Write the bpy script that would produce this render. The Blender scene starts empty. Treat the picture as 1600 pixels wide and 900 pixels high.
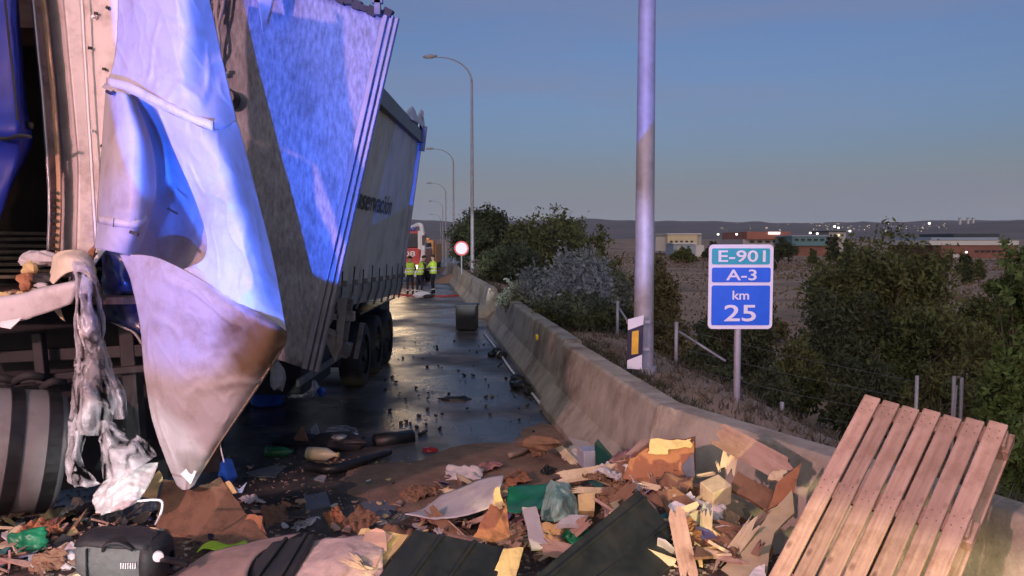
import bpy, math, random
import numpy as np
from mathutils import Vector, Matrix, noise
R = math.radians
SC = bpy.context.scene
COL = SC.collection
random.seed(7)

# ------------------------------------------------------------------ camera
CAMZ = 2.35; FPX = 1200.0; HOR = 377.0
PITCH = math.atan((450 - HOR) / FPX)
cd = bpy.data.cameras.new('camera'); cam = bpy.data.objects.new('camera', cd); COL.objects.link(cam)
cam.location = (0, 0, CAMZ); cam.rotation_euler = (math.pi / 2 - PITCH, 0, 0)
cd.sensor_width = 36.0; cd.lens = 36.0 * FPX / 1600.0; cd.clip_start = 0.05; cd.clip_end = 20000
SC.camera = cam
# ------------------------------------------------------------------ sky and light
SUN_EL, SUN_AZ = R(7), R(190)
w = bpy.data.worlds.new('World'); SC.world = w; w.use_nodes = True
nt = w.node_tree; bg = nt.nodes['Background']
sky = nt.nodes.new('ShaderNodeTexSky'); sky.sky_type = 'NISHITA'; sky.sun_disc = False
sky.sun_elevation = SUN_EL; sky.sun_rotation = SUN_AZ; sky.air_density = 1.0; sky.dust_density = 3.0; sky.ozone_density = 3.0
# dusk tint, a pale hazy belt above the whole horizon and faint high cirrus
def nn(k, **kw):
    n_ = nt.nodes.new(k)
    for a_, v_ in kw.items(): setattr(n_, a_, v_)
    return n_
def lk(a_, b_): nt.links.new(a_, b_)
tint = nn('ShaderNodeMix', data_type='RGBA', blend_type='MULTIPLY'); tint.inputs[0].default_value = 1; lk(sky.outputs[0], tint.inputs[6]); tint.inputs[7].default_value = (1.0, .84, 1.02, 1)
tc0 = nn('ShaderNodeTexCoord'); sp = nn('ShaderNodeSeparateXYZ'); lk(tc0.outputs['Generated'], sp.inputs[0])
mr0 = nn('ShaderNodeMapRange', interpolation_type='SMOOTHSTEP'); lk(sp.outputs[2], mr0.inputs[0])
for i_, v_ in ((1, -.01), (2, .13), (3, 1.0), (4, 0.0)): mr0.inputs[i_].default_value = v_
belt = nn('ShaderNodeMix', data_type='RGBA'); lk(mr0.outputs[0], belt.inputs[0]); lk(tint.outputs[2], belt.inputs[6]); belt.inputs[7].default_value = (2.2, 2.32, 2.8, 1)
mp0 = nn('ShaderNodeMapping'); lk(tc0.outputs['Generated'], mp0.inputs[0]); mp0.inputs['Scale'].default_value = (1.2, 1.2, 9)
nz0 = nn('ShaderNodeTexNoise'); lk(mp0.outputs[0], nz0.inputs['Vector']); nz0.inputs['Scale'].default_value = 1.6; nz0.inputs['Detail'].default_value = 6; nz0.inputs['Roughness'].default_value = .55
mr1 = nn('ShaderNodeMapRange'); lk(nz0.outputs['Fac'], mr1.inputs[0])
for i_, v_ in ((1, .45), (2, .75), (3, 0.0), (4, .55)): mr1.inputs[i_].default_value = v_
cir = nn('ShaderNodeMix', data_type='RGBA'); lk(mr1.outputs[0], cir.inputs[0]); lk(belt.outputs[2], cir.inputs[6]); cir.inputs[7].default_value = (1.55, 1.62, 2.35, 1)
lk(cir.outputs[2], bg.inputs[0]); bg.inputs[1].default_value = 0.15
def lamp(name, kind, loc, target=None, power=100, col=(1, 1, 1), size=.1, angle=None, blend=.2, square=False, roll=0):
    l = bpy.data.lights.new(name, kind); l.color = col; l.energy = power
    if kind == 'SUN': l.angle = size
    else: l.shadow_soft_size = size
    if kind == 'SPOT':
        l.spot_size = R(angle); l.spot_blend = blend; l.use_square = square
    o = bpy.data.objects.new(name, l); COL.objects.link(o); o.location = loc
    if target is not None:
        o.rotation_euler = ((Vector(target) - Vector(loc)).to_track_quat('-Z', 'Y') @ Matrix.Rotation(roll, 3, 'Z').to_quaternion()).to_euler()
    return o
# soft glow of the brighter twilight sky behind the camera
sd = Vector((math.sin(SUN_AZ) * math.cos(R(38)), math.cos(SUN_AZ) * math.cos(R(38)), math.sin(R(38))))
lamp('sun', 'SUN', sd * 50, (0, 0, 0), 0.75, (1, .88, .78), R(60))
# rescue vehicles parked behind the camera: scene floodlight, blue beacons, headlamp; plus added aimed spots
lamp('rescue_floodlight', 'SPOT', (-5.3, -3.2, 4.2), (-0.6, 7, 1.0), 3000, (1, .50, .53), .12, 100, .5)
lamp('blue_strobe', 'SPOT', (-0.75, 0.1, 1.05), (-.75 - 6.6 * math.tan(R(1.5)), 6.7, 1.05 + 6.6 * math.tan(R(25.3))), 5600, (.02, .13, 1), .02, 36, .02)
lamp('blue_beacon', 'SPOT', (4.5, -2.0, 2.4), (4.2, 9, 3.2), 1000, (.16, .18, 1), .08, 40, .4)
lamp('blue_tarp_fill', 'SPOT', (-1.4, -.2, 1.3), (-2.24, 5.2, 2.2), 1600, (.03, .13, 1), .03, 17, .6)  # added spot that puts blue on the tarpaulin alone
lamp('blue_shrub_fill', 'SPOT', (.5, -3, 2.6), (1.2, 16, 2.2), 8000, (.48, .44, 1), .05, 9, .5)  # added narrow spot that turns the far shrub violet
lamp('white_film_fill', 'SPOT', (-1.3, -.6, 1.1), (-2.62, 5.1, .72), 1100, (.92, .96, 1), .03, 13, .5)  # added spot to whiten the plastic film, no known source there
hl = lamp('rescue_headlamp', 'SPOT', (1.3, -6, .8), (1.0, 6.0, .02), 4200, (1, .82, .40), .08, 26, .2); hl.scale = (.95, .42, 1)
lamp('round_sign_fill', 'SPOT', (1.2, -8, 1.0), (-2.4, 36, 1.95), 40000, (.85, .88, 1), .08, 5, .5)  # added narrow beam standing in for the round sign's retroreflection
lamp('fire_engine_worklight', 'SPOT', (-6.2, 41.0, 3.8), (-4.2, 27, 0), 420, (1, .70, .36), .9, 75, .6)
SC.view_settings.view_transform = 'Standard'; SC.view_settings.look = 'None'
SC.view_settings.exposure = 0.0; SC.view_settings.gamma = 1.0
SC.cycles.use_denoising = True
SC.cycles.sample_clamp_indirect = 4.0
SC.cycles.max_bounces = 6; SC.cycles.transparent_max_bounces = 12

# ------------------------------------------------------------------ helpers
FW = Vector((0, math.cos(PITCH), -math.sin(PITCH))); UP = Vector((0, math.sin(PITCH), math.cos(PITCH)))
CAM = Vector((0, 0, CAMZ))
def ray(px, py): return Vector((1, 0, 0)) * ((px - 800) / FPX) - UP * ((py - 450) / FPX) + FW
def P(px, py, d):
    r = ray(px, py); return CAM + r * (d / r.y)
def G(px, py, z=0.0):
    r = ray(px, py); return CAM + r * ((z - CAMZ) / r.z)
def xb(y): return .45 + .123 * (10.7 - y) if y > 6.5 else .967 + .5 * (6.5 - y)      # road-side toe of the barrier line
def sst(a, b, x):
    t = min(1, max(0, (x - a) / (b - a))); return t * t * (3 - 2 * t)
def heap(x, y):
    if y > 9.5 or y < 1: return -.05
    h = .40 * sst(5.4, 4.0, y)
    h += .38 * math.exp(-((x + 3.1) / 1.2) ** 2 - ((y - 5.2) / .8) ** 2)
    h += .22 * math.exp(-((x + 1.9) / .6) ** 2 - ((y - 5.3) / .5) ** 2)
    h += .66 * math.exp(-((x - 1.05) / .7) ** 2 - ((y - 5.5) / 1.25) ** 2)
    h += .22 * math.exp(-((x - .1) / .8) ** 2 - ((y - 6.0) / .7) ** 2)
    h += .05 * noise.noise((x * 2.3, y * 2.3, 1.7)) * min(1, h * 6)
    return h - .04
def H(px, py, dz=0.0):      # the point of the debris heap (or road) seen at this pixel
    r = ray(px, py); k = 3.0
    while k < 40:
        p = CAM + r * k
        if p.z - dz <= max(0, heap(p.x, p.y)): return p
        k += .02
    return G(px, py)

def val(n, i, v): n.inputs[i].default_value = v
def rgba(c): return (c[0], c[1], c[2], 1)
MATS = {}
def mat(name, col, rough=.6, metal=0.0, var=.25, scale=6.0, col2=None, bump=.0, bscale=None, spec=.5, dirt=None, dscale=2.0, damt=.5,
        stretch=(1, 1, 1), alpha=None, trans=0.0, rvar=0.0, coat=0.0, detail=5.0, emit=None, estr=0.0, rot=(0, 0, 0), trl=0.0, knots=False):
    if name in MATS: return MATS[name]
    m = bpy.data.materials.new(name); m.use_nodes = True; MATS[name] = m
    t = m.node_tree; b = t.nodes['Principled BSDF']; L = t.links.new
    tc = t.nodes.new('ShaderNodeTexCoord'); mp = t.nodes.new('ShaderNodeMapping')
    L(tc.outputs['Object'], mp.inputs[0]); mp.inputs['Scale'].default_value = stretch; mp.inputs['Rotation'].default_value = rot
    nz = t.nodes.new('ShaderNodeTexNoise'); L(mp.outputs[0], nz.inputs['Vector'])
    nz.inputs['Scale'].default_value = scale; nz.inputs['Detail'].default_value = detail; nz.inputs['Roughness'].default_value = .62
    cr_ = t.nodes.new('ShaderNodeValToRGB'); L(nz.outputs['Fac'], cr_.inputs[0])
    c2 = col2 if col2 else tuple(min(1, x * (1 + var)) for x in col)
    c1 = col if col2 else tuple(x * (1 - var) for x in col)
    cr_.color_ramp.elements[0].position = .32; cr_.color_ramp.elements[1].position = .68
    cr_.color_ramp.elements[0].color = rgba(c1); cr_.color_ramp.elements[1].color = rgba(c2)
    out = cr_.outputs[0]
    if dirt:
        n2 = t.nodes.new('ShaderNodeTexNoise'); L(tc.outputs['Object'], n2.inputs['Vector'])
        n2.inputs['Scale'].default_value = dscale; n2.inputs['Detail'].default_value = 8; n2.inputs['Roughness'].default_value = .7
        r2 = t.nodes.new('ShaderNodeValToRGB'); L(n2.outputs['Fac'], r2.inputs[0])
        r2.color_ramp.elements[0].position = .48; r2.color_ramp.elements[1].position = .68
        r2.color_ramp.elements[0].color = (0, 0, 0, 1); r2.color_ramp.elements[1].color = (damt, damt, damt, 1)
        mx = t.nodes.new('ShaderNodeMix'); mx.data_type = 'RGBA'
        L(r2.outputs[0], mx.inputs[0]); L(out, mx.inputs[6]); mx.inputs[7].default_value = rgba(dirt); out = mx.outputs[2]
    L(out, b.inputs['Base Color'])
    b.inputs['Roughness'].default_value = rough; b.inputs['Metallic'].default_value = metal
    b.inputs['Specular IOR Level'].default_value = spec; b.inputs['Coat Weight'].default_value = coat
    if rvar:
        mr = t.nodes.new('ShaderNodeMapRange'); L(nz.outputs['Fac'], mr.inputs[0])
        val(mr, 1, .3); val(mr, 2, .7); val(mr, 3, max(.02, rough - rvar)); val(mr, 4, min(1, rough + rvar)); L(mr.outputs[0], b.inputs['Roughness'])
    if bump:
        n3 = t.nodes.new('ShaderNodeTexNoise'); L(mp.outputs[0], n3.inputs['Vector']); n3.inputs['Scale'].default_value = bscale or scale * 3
        n3.inputs['Detail'].default_value = 6
        bp = t.nodes.new('ShaderNodeBump'); L(n3.outputs['Fac'], bp.inputs['Height']); bp.inputs['Strength'].default_value = bump; bp.inputs['Distance'].default_value = .02
        L(bp.outputs[0], b.inputs['Normal'])
    if alpha is not None:
        b.inputs['Alpha'].default_value = alpha
        n5 = t.nodes.new('ShaderNodeTexNoise'); m5 = t.nodes.new('ShaderNodeMapping'); L(tc.outputs['Object'], m5.inputs[0]); m5.inputs['Scale'].default_value = (6, 6, 2.2); L(m5.outputs[0], n5.inputs['Vector']); n5.inputs['Scale'].default_value = 1.4; n5.inputs['Detail'].default_value = 5; n5.inputs['Distortion'].default_value = 1.2
        r5 = t.nodes.new('ShaderNodeMapRange'); L(n5.outputs['Fac'], r5.inputs[0]); val(r5, 1, .38); val(r5, 2, .66); val(r5, 3, max(0, alpha - .3)); val(r5, 4, min(1, alpha + .4)); L(r5.outputs[0], b.inputs['Alpha'])
    if knots:
        vo = t.nodes.new('ShaderNodeTexVoronoi'); m6 = t.nodes.new('ShaderNodeMapping'); L(tc.outputs['Object'], m6.inputs[0]); m6.inputs['Scale'].default_value = (9, 9, 4.5); L(m6.outputs[0], vo.inputs['Vector']); vo.inputs['Scale'].default_value = 1.0
        r6 = t.nodes.new('ShaderNodeMapRange'); L(vo.outputs['Distance'], r6.inputs[0]); val(r6, 1, .05); val(r6, 2, .16); val(r6, 3, .8); val(r6, 4, 0)
        x6 = t.nodes.new('ShaderNodeMix'); x6.data_type = 'RGBA'; L(r6.outputs[0], x6.inputs[0]); L(out, x6.inputs[6]); x6.inputs[7].default_value = (.12, .055, .03, 1); oi = t.nodes.new('ShaderNodeObjectInfo'); r7 = t.nodes.new('ShaderNodeMapRange'); L(oi.outputs['Random'], r7.inputs[0]); val(r7, 3, .68); val(r7, 4, 1.12)
        x7 = t.nodes.new('ShaderNodeMix'); x7.data_type = 'RGBA'; x7.blend_type = 'MULTIPLY'; x7.inputs[0].default_value = 1; L(x6.outputs[2], x7.inputs[6]); L(r7.outputs[0], x7.inputs[7]); L(x7.outputs[2], b.inputs['Base Color'])
    if trans: b.inputs['Transmission Weight'].default_value = trans
    if emit: b.inputs['Emission Color'].default_value = rgba(emit); b.inputs['Emission Strength'].default_value = estr
    if trl:
        tr = t.nodes.new('ShaderNodeBsdfTranslucent'); L(out, tr.inputs[0]); ms = t.nodes.new('ShaderNodeMixShader'); val(ms, 0, trl)
        L(b.outputs[0], ms.inputs[1]); L(tr.outputs[0], ms.inputs[2]); L(ms.outputs[0], t.nodes['Material Output'].inputs[0])
    return m
def stain(m, centre, radius, col, amt=.85):
    """a brown scuffed area round a point of the object (own shape, from noise)"""
    t = m.node_tree; L = t.links.new; b = t.nodes['Principled BSDF']
    src = b.inputs['Base Color'].links[0].from_socket
    tc = t.nodes.new('ShaderNodeTexCoord'); d = t.nodes.new('ShaderNodeVectorMath'); d.operation = 'DISTANCE'
    L(tc.outputs['Object'], d.inputs[0]); d.inputs[1].default_value = centre
    n = t.nodes.new('ShaderNodeTexNoise'); n.inputs['Scale'].default_value = 5; n.inputs['Detail'].default_value = 7; L(tc.outputs['Object'], n.inputs['Vector'])
    a = t.nodes.new('ShaderNodeMath'); a.operation = 'MULTIPLY_ADD'; L(n.outputs['Fac'], a.inputs[0]); val(a, 1, radius * 1.4); L(d.outputs['Value'], a.inputs[2])
    mr = t.nodes.new('ShaderNodeMapRange'); L(a.outputs[0], mr.inputs[0]); val(mr, 1, radius * 1.1); val(mr, 2, radius * 1.9); val(mr, 3, amt); val(mr, 4, 0)
    mx = t.nodes.new('ShaderNodeMix'); mx.data_type = 'RGBA'; L(mr.outputs[0], mx.inputs[0]); L(src, mx.inputs[6]); mx.inputs[7].default_value = rgba(col)
    L(mx.outputs[2], b.inputs['Base Color'])

def rootloc(o):
    v = Vector((0, 0, 0))
    while o is not None: v += o.location; o = o.parent
    return v
def tag(o, label=None, cat=None, group=None, kind=None):
    if label: o['label'] = label
    if cat: o['category'] = cat
    if group: o['group'] = group
    if kind: o['kind'] = kind
    return o
def thing(name, label, cat, loc, group=None):
    o = bpy.data.objects.new(name, None); COL.objects.link(o); o.location = loc; o.empty_display_size = .2
    return tag(o, label, cat, group)
class MB:
    def __init__(s): s.v = []; s.f = []
    def add(s, vs, fs):
        k = len(s.v); s.v += [Vector(v) for v in vs]; s.f += [tuple(i + k for i in f) for f in fs]; return s
    def box(s, c, size, rot=None):
        x, y, z = (q / 2 for q in size); M = rot or Matrix.Identity(3); c = Vector(c)
        vs = [c + M @ Vector(p) for p in ((-x, -y, -z), (x, -y, -z), (x, y, -z), (-x, y, -z), (-x, -y, z), (x, -y, z), (x, y, z), (-x, y, z))]
        return s.add(vs, [(0, 3, 2, 1), (4, 5, 6, 7), (0, 1, 5, 4), (1, 2, 6, 5), (2, 3, 7, 6), (3, 0, 4, 7)])
    def bar(s, a, b, wd, th, side=None):
        a = Vector(a); b = Vector(b); z = (b - a); ln = z.length; z.normalize()
        x = Vector(side) if side is not None else (Vector((0, 0, 1)) if abs(z.z) < .9 else Vector((1, 0, 0))).cross(z)
        x = (x - z * x.dot(z)).normalized(); y = z.cross(x)
        return s.box((a + b) / 2, (wd, th, ln), Matrix((x, y, z)).transposed())
    def tube(s, pts, r, seg=8, cap=True):
        pts = [Vector(p) for p in pts]; n = len(pts); rr = r if isinstance(r, (list, tuple)) else [r] * n
        k = len(s.v); ref = None
        for i, p in enumerate(pts):
            t = (pts[min(i + 1, n - 1)] - pts[max(i - 1, 0)]).normalized()
            if ref is None: ref = Vector((0, 0, 1)) if abs(t.z) < .9 else Vector((1, 0, 0))
            x = t.cross(ref).normalized(); y = x.cross(t); ref = y
            for j in range(seg):
                a = 2 * math.pi * j / seg; s.v.append(p + (x * math.cos(a) + y * math.sin(a)) * rr[i])
        for i in range(n - 1):
            for j in range(seg):
                a = k + i * seg + j; b = k + i * seg + (j + 1) % seg; s.f.append((a, b, b + seg, a + seg))
        if cap: s.f.append(tuple(k + j for j in range(seg))[::-1]); s.f.append(tuple(k + (n - 1) * seg + j for j in range(seg)))
        return s
    def prism(s, pts, th, away=None):
        """a polygon given a thickness away from the camera (or along a vector)"""
        pts = [Vector(p) for p in pts]; n = Vector((0, 0, 0))
        for i in range(len(pts)):
            a, b = pts[i], pts[(i + 1) % len(pts)]
            n += Vector(((a.y - b.y) * (a.z + b.z), (a.z - b.z) * (a.x + b.x), (a.x - b.x) * (a.y + b.y)))
        n.normalize()
        c = sum(pts, Vector()) / len(pts)
        if n.dot(CAM - c) < 0: n = -n
        off = Vector(away) if away is not None else -n * th
        m = len(pts)
        return s.add(pts + [p + off for p in pts], [tuple(range(m))[::-1], tuple(range(m, 2 * m))] + [(i, (i + 1) % m, (i + 1) % m + m, i + m) for i in range(m)])
    def grid(s, g):
        k = len(s.v); nr = len(g); nc = len(g[0])
        for r_ in g: s.v += [Vector(p) for p in r_]
        s.f += [(k + i * nc + j, k + i * nc + j + 1, k + (i + 1) * nc + j + 1, k + (i + 1) * nc + j) for i in range(nr - 1) for j in range(nc - 1)]
        return s
    def build(s, name, m, parent=None, smooth=False, bevel=0, solid=0, loc=None, auto=False, sub=0):
        off = rootloc(parent) if parent is not None else (Vector(loc) if loc is not None else base_of(s.v))
        me = bpy.data.meshes.new(name); me.from_pydata([v - off for v in s.v], [], s.f); me.update()
        import bmesh as BM
        bm = BM.new(); bm.from_mesh(me); BM.ops.recalc_face_normals(bm, faces=bm.faces) if not solid else None; bm.to_mesh(me); bm.free()
        if smooth: me.shade_smooth()
        me.materials.append(m)
        o = bpy.data.objects.new(name, me); COL.objects.link(o)
        if parent is not None: o.parent = parent
        else: o.location = off
        if solid: q = o.modifiers.new('s', 'SOLIDIFY'); q.thickness = solid; q.offset = 0
        if sub: q = o.modifiers.new('u', 'SUBSURF'); q.levels = sub; q.render_levels = sub
        if bevel: q = o.modifiers.new('b', 'BEVEL'); q.width = bevel; q.segments = 2; q.limit_method = 'ANGLE'
        return o
def base_of(vs):
    n = len(vs); c = sum(vs, Vector()) / n; return Vector((c.x, c.y, min(v.z for v in vs)))
def cr(pts, n):
    m = len(pts); out = []
    for i in range(n):
        u = i / (n - 1) * (m - 1); k = min(int(u), m - 2); t = u - k
        p0 = pts[k - 1] if k > 0 else pts[0] * 2 - pts[1]; p3 = pts[k + 2] if k + 2 < m else pts[m - 1] * 2 - pts[m - 2]
        p1, p2 = pts[k], pts[k + 1]
        out.append(.5 * (2 * p1 + (p2 - p0) * t + (2 * p0 - 5 * p1 + 4 * p2 - p3) * t * t + (3 * p1 - p0 - 3 * p2 + p3) * t ** 3))
    return out
def loft(rows, nu=24, nv=30, amp=.0, sc=3.0, seed=0, world=False, crease=.0):
    rr = [cr([Vector(q) if world else P(*q) for q in r_], nu) for r_ in rows]
    cols = [cr([r_[j] for r_ in rr], nv) for j in range(nu)]
    g = [[cols[j][i] for j in range(nu)] for i in range(nv)]
    if amp:
        for i in range(nv):
            for j in range(nu):
                p = g[i][j]; n = noise.noise(p * sc + Vector((seed, 0, 0))) + .5 * noise.noise(p * sc * 2.7 + Vector((0, seed, 0)))
                if crease:
                    q = Vector((p.x * 3.1 + p.z * 1.4, p.y * 2, p.z * 1.5 - p.x)) + Vector((seed * 1.7, 0, 0)); w_ = noise.noise(q * .8) * .8
                    n1 = (1 - min(1, abs(noise.noise(q + Vector((w_, w_, 0)))) * 6)) ** 1.5; n2 = (1 - min(1, abs(noise.noise(q * 2.3 + Vector((4, w_, 1)))) * 6)) ** 1.5; p = p + Vector((.25, -1, .1)).normalized() * crease * (n1 + .45 * n2)
                g[i][j] = p + Vector((.25, -1, .1)).normalized() * n * amp
    return g
def sheet(name, rows, m, parent=None, th=.006, **k):
    return MB().grid(loft(rows, **k)).build(name, m, parent, smooth=True, solid=th)
def text_mesh(s):
    c = bpy.data.curves.new('t', 'FONT'); c.body = s; c.align_x = 'CENTER'; c.align_y = 'CENTER'; c.size = 1.0; c.resolution_u = 3; c.extrude = .02; c.offset = .012
    o = bpy.data.objects.new('t', c); COL.objects.link(o); dg = bpy.context.evaluated_depsgraph_get(); dg.update()
    me = bpy.data.meshes.new_from_object(o.evaluated_get(dg)); vs = [v.co.copy() for v in me.vertices]; fs = [tuple(p.vertices) for p in me.polygons]
    bpy.data.objects.remove(o); bpy.data.curves.remove(c); bpy.data.meshes.remove(me)
    x0 = min(v.x for v in vs); x1 = max(v.x for v in vs); y0 = min(v.y for v in vs); y1 = max(v.y for v in vs)
    return [Vector(((v.x - x0) / (x1 - x0), (v.y - y0) / (y1 - y0), v.z)) for v in vs], fs
def lettering(s, fn, m, parent):
    vs, fs = text_mesh(s); return MB().add([fn(v.x, v.y, v.z) for v in vs], fs).build('lettering', m, parent)

# ------------------------------------------------------------------ materials
M_conc = mat('concrete', (.43, .385, .31), .85, var=.22, scale=3, bump=.25, bscale=40, dirt=(.13, .095, .065), dscale=1.1, damt=.85)
M_galv = mat('galvanised', (.36, .36, .375), .6, .25, var=.14, scale=5, rvar=.1, dirt=(.20, .19, .18), dscale=3, damt=.5)
M_paintw = mat('white_paint', (.78, .78, .78), .4, var=.05)
M_black = mat('black_plastic', (.012, .014, .014), .42, var=.3, scale=12, rvar=.1)
M_rubber = mat('rubber', (.018, .018, .019), .8, var=.25)
M_dark = mat('sooty_metal', (.02, .02, .022), .65, var=.5, scale=4)
M_tarp = mat('white_tarpaulin', (.46, .435, .45), .45, var=.08, scale=2.5, dirt=(.26, .20, .15), dscale=3.0, damt=.55, bump=.35, bscale=5, spec=.4, stretch=(1.6, 1, .7))
M_tarpdirty = mat('scuffed_tarpaulin', (.45, .42, .44), .55, var=.08, scale=2.5, dirt=(.27, .20, .14), dscale=3.0, damt=.65, bump=.4, bscale=6, spec=.4)
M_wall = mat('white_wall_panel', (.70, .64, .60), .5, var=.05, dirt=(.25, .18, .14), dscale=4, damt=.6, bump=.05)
M_alu = mat('aluminium', (.55, .55, .56), .38, .8, var=.1, scale=8, rvar=.1)
M_wood = mat('pine_wood', (.42, .265, .205), .75, col2=(.58, .41, .325), scale=3, stretch=(9, 9, .9), bump=.15, bscale=14, dirt=(.22, .12, .07), dscale=5, damt=.7, knots=True)
M_woodp = mat('pale_wood', (.55, .44, .27), .75, col2=(.70, .60, .40), scale=4, stretch=(5, 5, 1), bump=.2, bscale=18, dirt=(.25, .17, .09), dscale=5, damt=.5)
M_card = mat('brown_cardboard', (.20, .11, .065), .85, col2=(.27, .155, .09), scale=3, bump=.1, dirt=(.09, .05, .03), dscale=7, damt=.85)
M_cardo = mat('orange_cardboard', (.36, .15, .07), .85, col2=(.42, .20, .10), scale=3, bump=.1, dirt=(.14, .06, .03), dscale=8, damt=.85)
M_cardy = mat('yellow_cardboard', (.62, .46, .18), .8, col2=(.70, .55, .28), scale=3, dirt=(.28, .19, .10), dscale=7, damt=.8)
M_paper = mat('white_paper', (.66, .63, .62), .75, var=.08, dirt=(.25, .2, .17), dscale=4, damt=.4, trl=.15)
M_greenp = mat('green_plastic', (.012, .20, .085), .4, var=.3, trl=.1)
M_dgreen = mat('dark_green_panel', (.008, .05, .03), .45, var=.3)
M_bluep = mat('blue_plastic', (.03, .10, .50), .3, var=.2)
M_lime = mat('lime_fabric', (.42, .72, .03), .8, var=.15, bump=.2)

# ------------------------------------------------------------------ ground, road, hills
def terr(x, y):
    t = (x - xb(max(2, min(y, 60))))
    z = .70 * sst(.45, .72, t) - .07
    z -= 2.75 * sst(1.2, 7.5, t)
    z -= 1.6 * sst(10, 90, t)
    if t > .9: z += .12 * noise.noise((x * .5, y * .5, 0)) * sst(.9, 4, t) + .5 * noise.noise((x * .05, y * .05, 3)) * sst(8, 40, t)
    if t < 0: z -= 2.5 * sst(-14, -24, t)
    if y > 55: z -= 1.5 * sst(55, 120, y) * (1 - sst(2, 8, t))
    z += 9 * sst(330, 1100, y)
    return z
xs = sorted(set([-600, -300, -160, -90, -60, -40, -30, -24, -19, -14, -9, -5] + [round(-3 + .35 * i, 2) for i in range(60)] + [round(18 + 1.6 * (1.09 ** i) * i * .5, 2) for i in range(1, 48)]))
xs = [x for x in xs if x < 1700] + [1700]
ys = [-40, -20, -10, -5, 0] + [.5 * i + .5 for i in range(70)]
y_ = 36
while y_ < 1500: ys.append(y_); y_ *= 1.035
ys.append(3200)
ground = MB().grid([[Vector((x, y, terr(x, y))) for x in xs] for y in ys]).build('ground', mat('dry_earth', (.27, .175, .11), .95, col2=(.50, .34, .23), scale=.055, detail=12, bump=.5, bscale=3, dirt=(.10, .075, .05), dscale=.07, damt=.9, stretch=(.5, 1.6, 1)), None, smooth=True, loc=(0, 0, 0))
tag(ground, kind='structure')
# road sheet: wet asphalt
mr_ = mat('wet_asphalt', (.066, .063, .060), .3, var=.4, scale=1.2, detail=12, bump=.3, bscale=55, dirt=(.21, .165, .12), dscale=1.2, damt=.9, spec=.85)
t = mr_.node_tree; b = t.nodes['Principled BSDF']; tc = t.nodes.new('ShaderNodeTexCoord'); n = t.nodes.new('ShaderNodeTexNoise'); t.links.new(tc.outputs['Object'], n.inputs['Vector'])
n.inputs['Scale'].default_value = .45; n.inputs['Detail'].default_value = 6
q = t.nodes.new('ShaderNodeMapRange'); t.links.new(n.outputs['Fac'], q.inputs[0]); val(q, 1, .44); val(q, 2, .64); val(q, 3, .2); val(q, 4, .68); t.links.new(q.outputs[0], b.inputs['Roughness'])
ryy = [-12, 0, 10, 20, 30, 40, 50, 60, 80, 120, 200, 320]
def rz(y): return -1.5 * sst(55, 120, y)
road = MB().grid([[Vector((x, y, rz(y))) for x in (-16, -12, -8, -4, xb(min(y, 60)) + .55)] for y in ryy]).build('road', mr_, None, loc=(0, 0, 0)); tag(road, kind='structure')
# distant hills
def ridge(name, pts, d, foot, m, seed, rough):
    g = []
    n = 120
    pxs = [pts[0][0] + (pts[-1][0] - pts[0][0]) * i / (n - 1) for i in range(n)]
    for k in range(9):
        u = k / 8; row = []
        for px in pxs:
            py = np.interp(px, [a for a, _ in pts], [b_ for _, b_ in pts]); top = P(px, py, d); dd = foot + (d - foot) * u
            z0 = terr(top.x * dd / d, dd) - 6
            row.append(Vector((top.x * dd / d, dd, z0 + (top.z - z0) * math.sin(u * math.pi / 2) ** 1.3 + rough * noise.noise((px * .03, u * 3, seed)) * (1 if k < 8 else .3))))
        g.append(row)
    g.append([p + Vector((0, 300, -60)) for p in g[-1]])
    return tag(MB().grid(g).build(name, m, None, smooth=True, loc=(0, 0, 0)), kind='structure')
M_hill = mat('far_hills', (.16, .135, .125), .95, col2=(.27, .22, .195), scale=.004, detail=10, dirt=(.09, .09, .075), dscale=.008, damt=.8)
ridge('hills', [(300, 352), (640, 345), (700, 349), (930, 345), (1010, 347), (1100, 348), (1250, 350), (1400, 349), (1600, 345), (1900, 343)], 4200, 1500, M_hill, 1, 9)
ridge('hill', [(1385, 372), (1440, 358), (1500, 352), (1560, 348), (1640, 345), (1900, 346)], 1900, 900, M_hill, 5, 3)

# ------------------------------------------------------------------ concrete barrier
PROF = [(0, 0), (0, .10), (.20, .36), (.32, .90), (.345, .93), (.56, .93), (.58, .90), (.66, .34), (.84, .09), (.84, 0)]
def barrier(y0, y1, label, dx0=0.0, dx1=0.0, tilt=0.0):
    a = Vector((xb(y0) + dx0, y0, 0)); b_ = Vector((xb(y1) + dx1, y1, 0)); dr = (b_ - a).normalized(); sd_ = Vector((dr.y, -dr.x, 0))
    n = max(6, int((b_ - a).length / .25)); g = []
    for i in range(n + 1):
        p = a.lerp(b_, i / n); row = []
        for (u, z) in PROF:
            q = p + sd_ * (u + tilt * z) + Vector((0, 0, z))
            q += Vector((noise.noise(q * 2.1), noise.noise(q * 2.1 + Vector((9, 0, 0))), .6 * noise.noise(q * 2.6))) * .012
            row.append(q)
        g.append(row)
    mb = MB().grid(g); k = len(PROF); mb.f.append(tuple(range(k))); mb.f.append(tuple(range(n * k, n * k + k))[::-1])
    return tag(mb.build('concrete_barrier', M_conc, None, bevel=.012), label, 'barrier', 'concrete barrier segments along the road edge')
barrier(-1, 3.5, 'concrete barrier segment running out of frame beside the pallet')
barrier(3.55, 6.5, 'nearest concrete barrier segment behind the broken beam and boxes')
barrier(6.54, 10.68, 'soot-stained concrete barrier segment between the lamp post and the debris', -.02, -.07)
bseg = barrier(10.98, 21.0, 'long concrete barrier segment carrying a small yellow reflector', .02, .12)
barrier(23.4, 33.0, 'concrete barrier segment with its end face showing behind the black crate', .08, 0)
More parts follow.
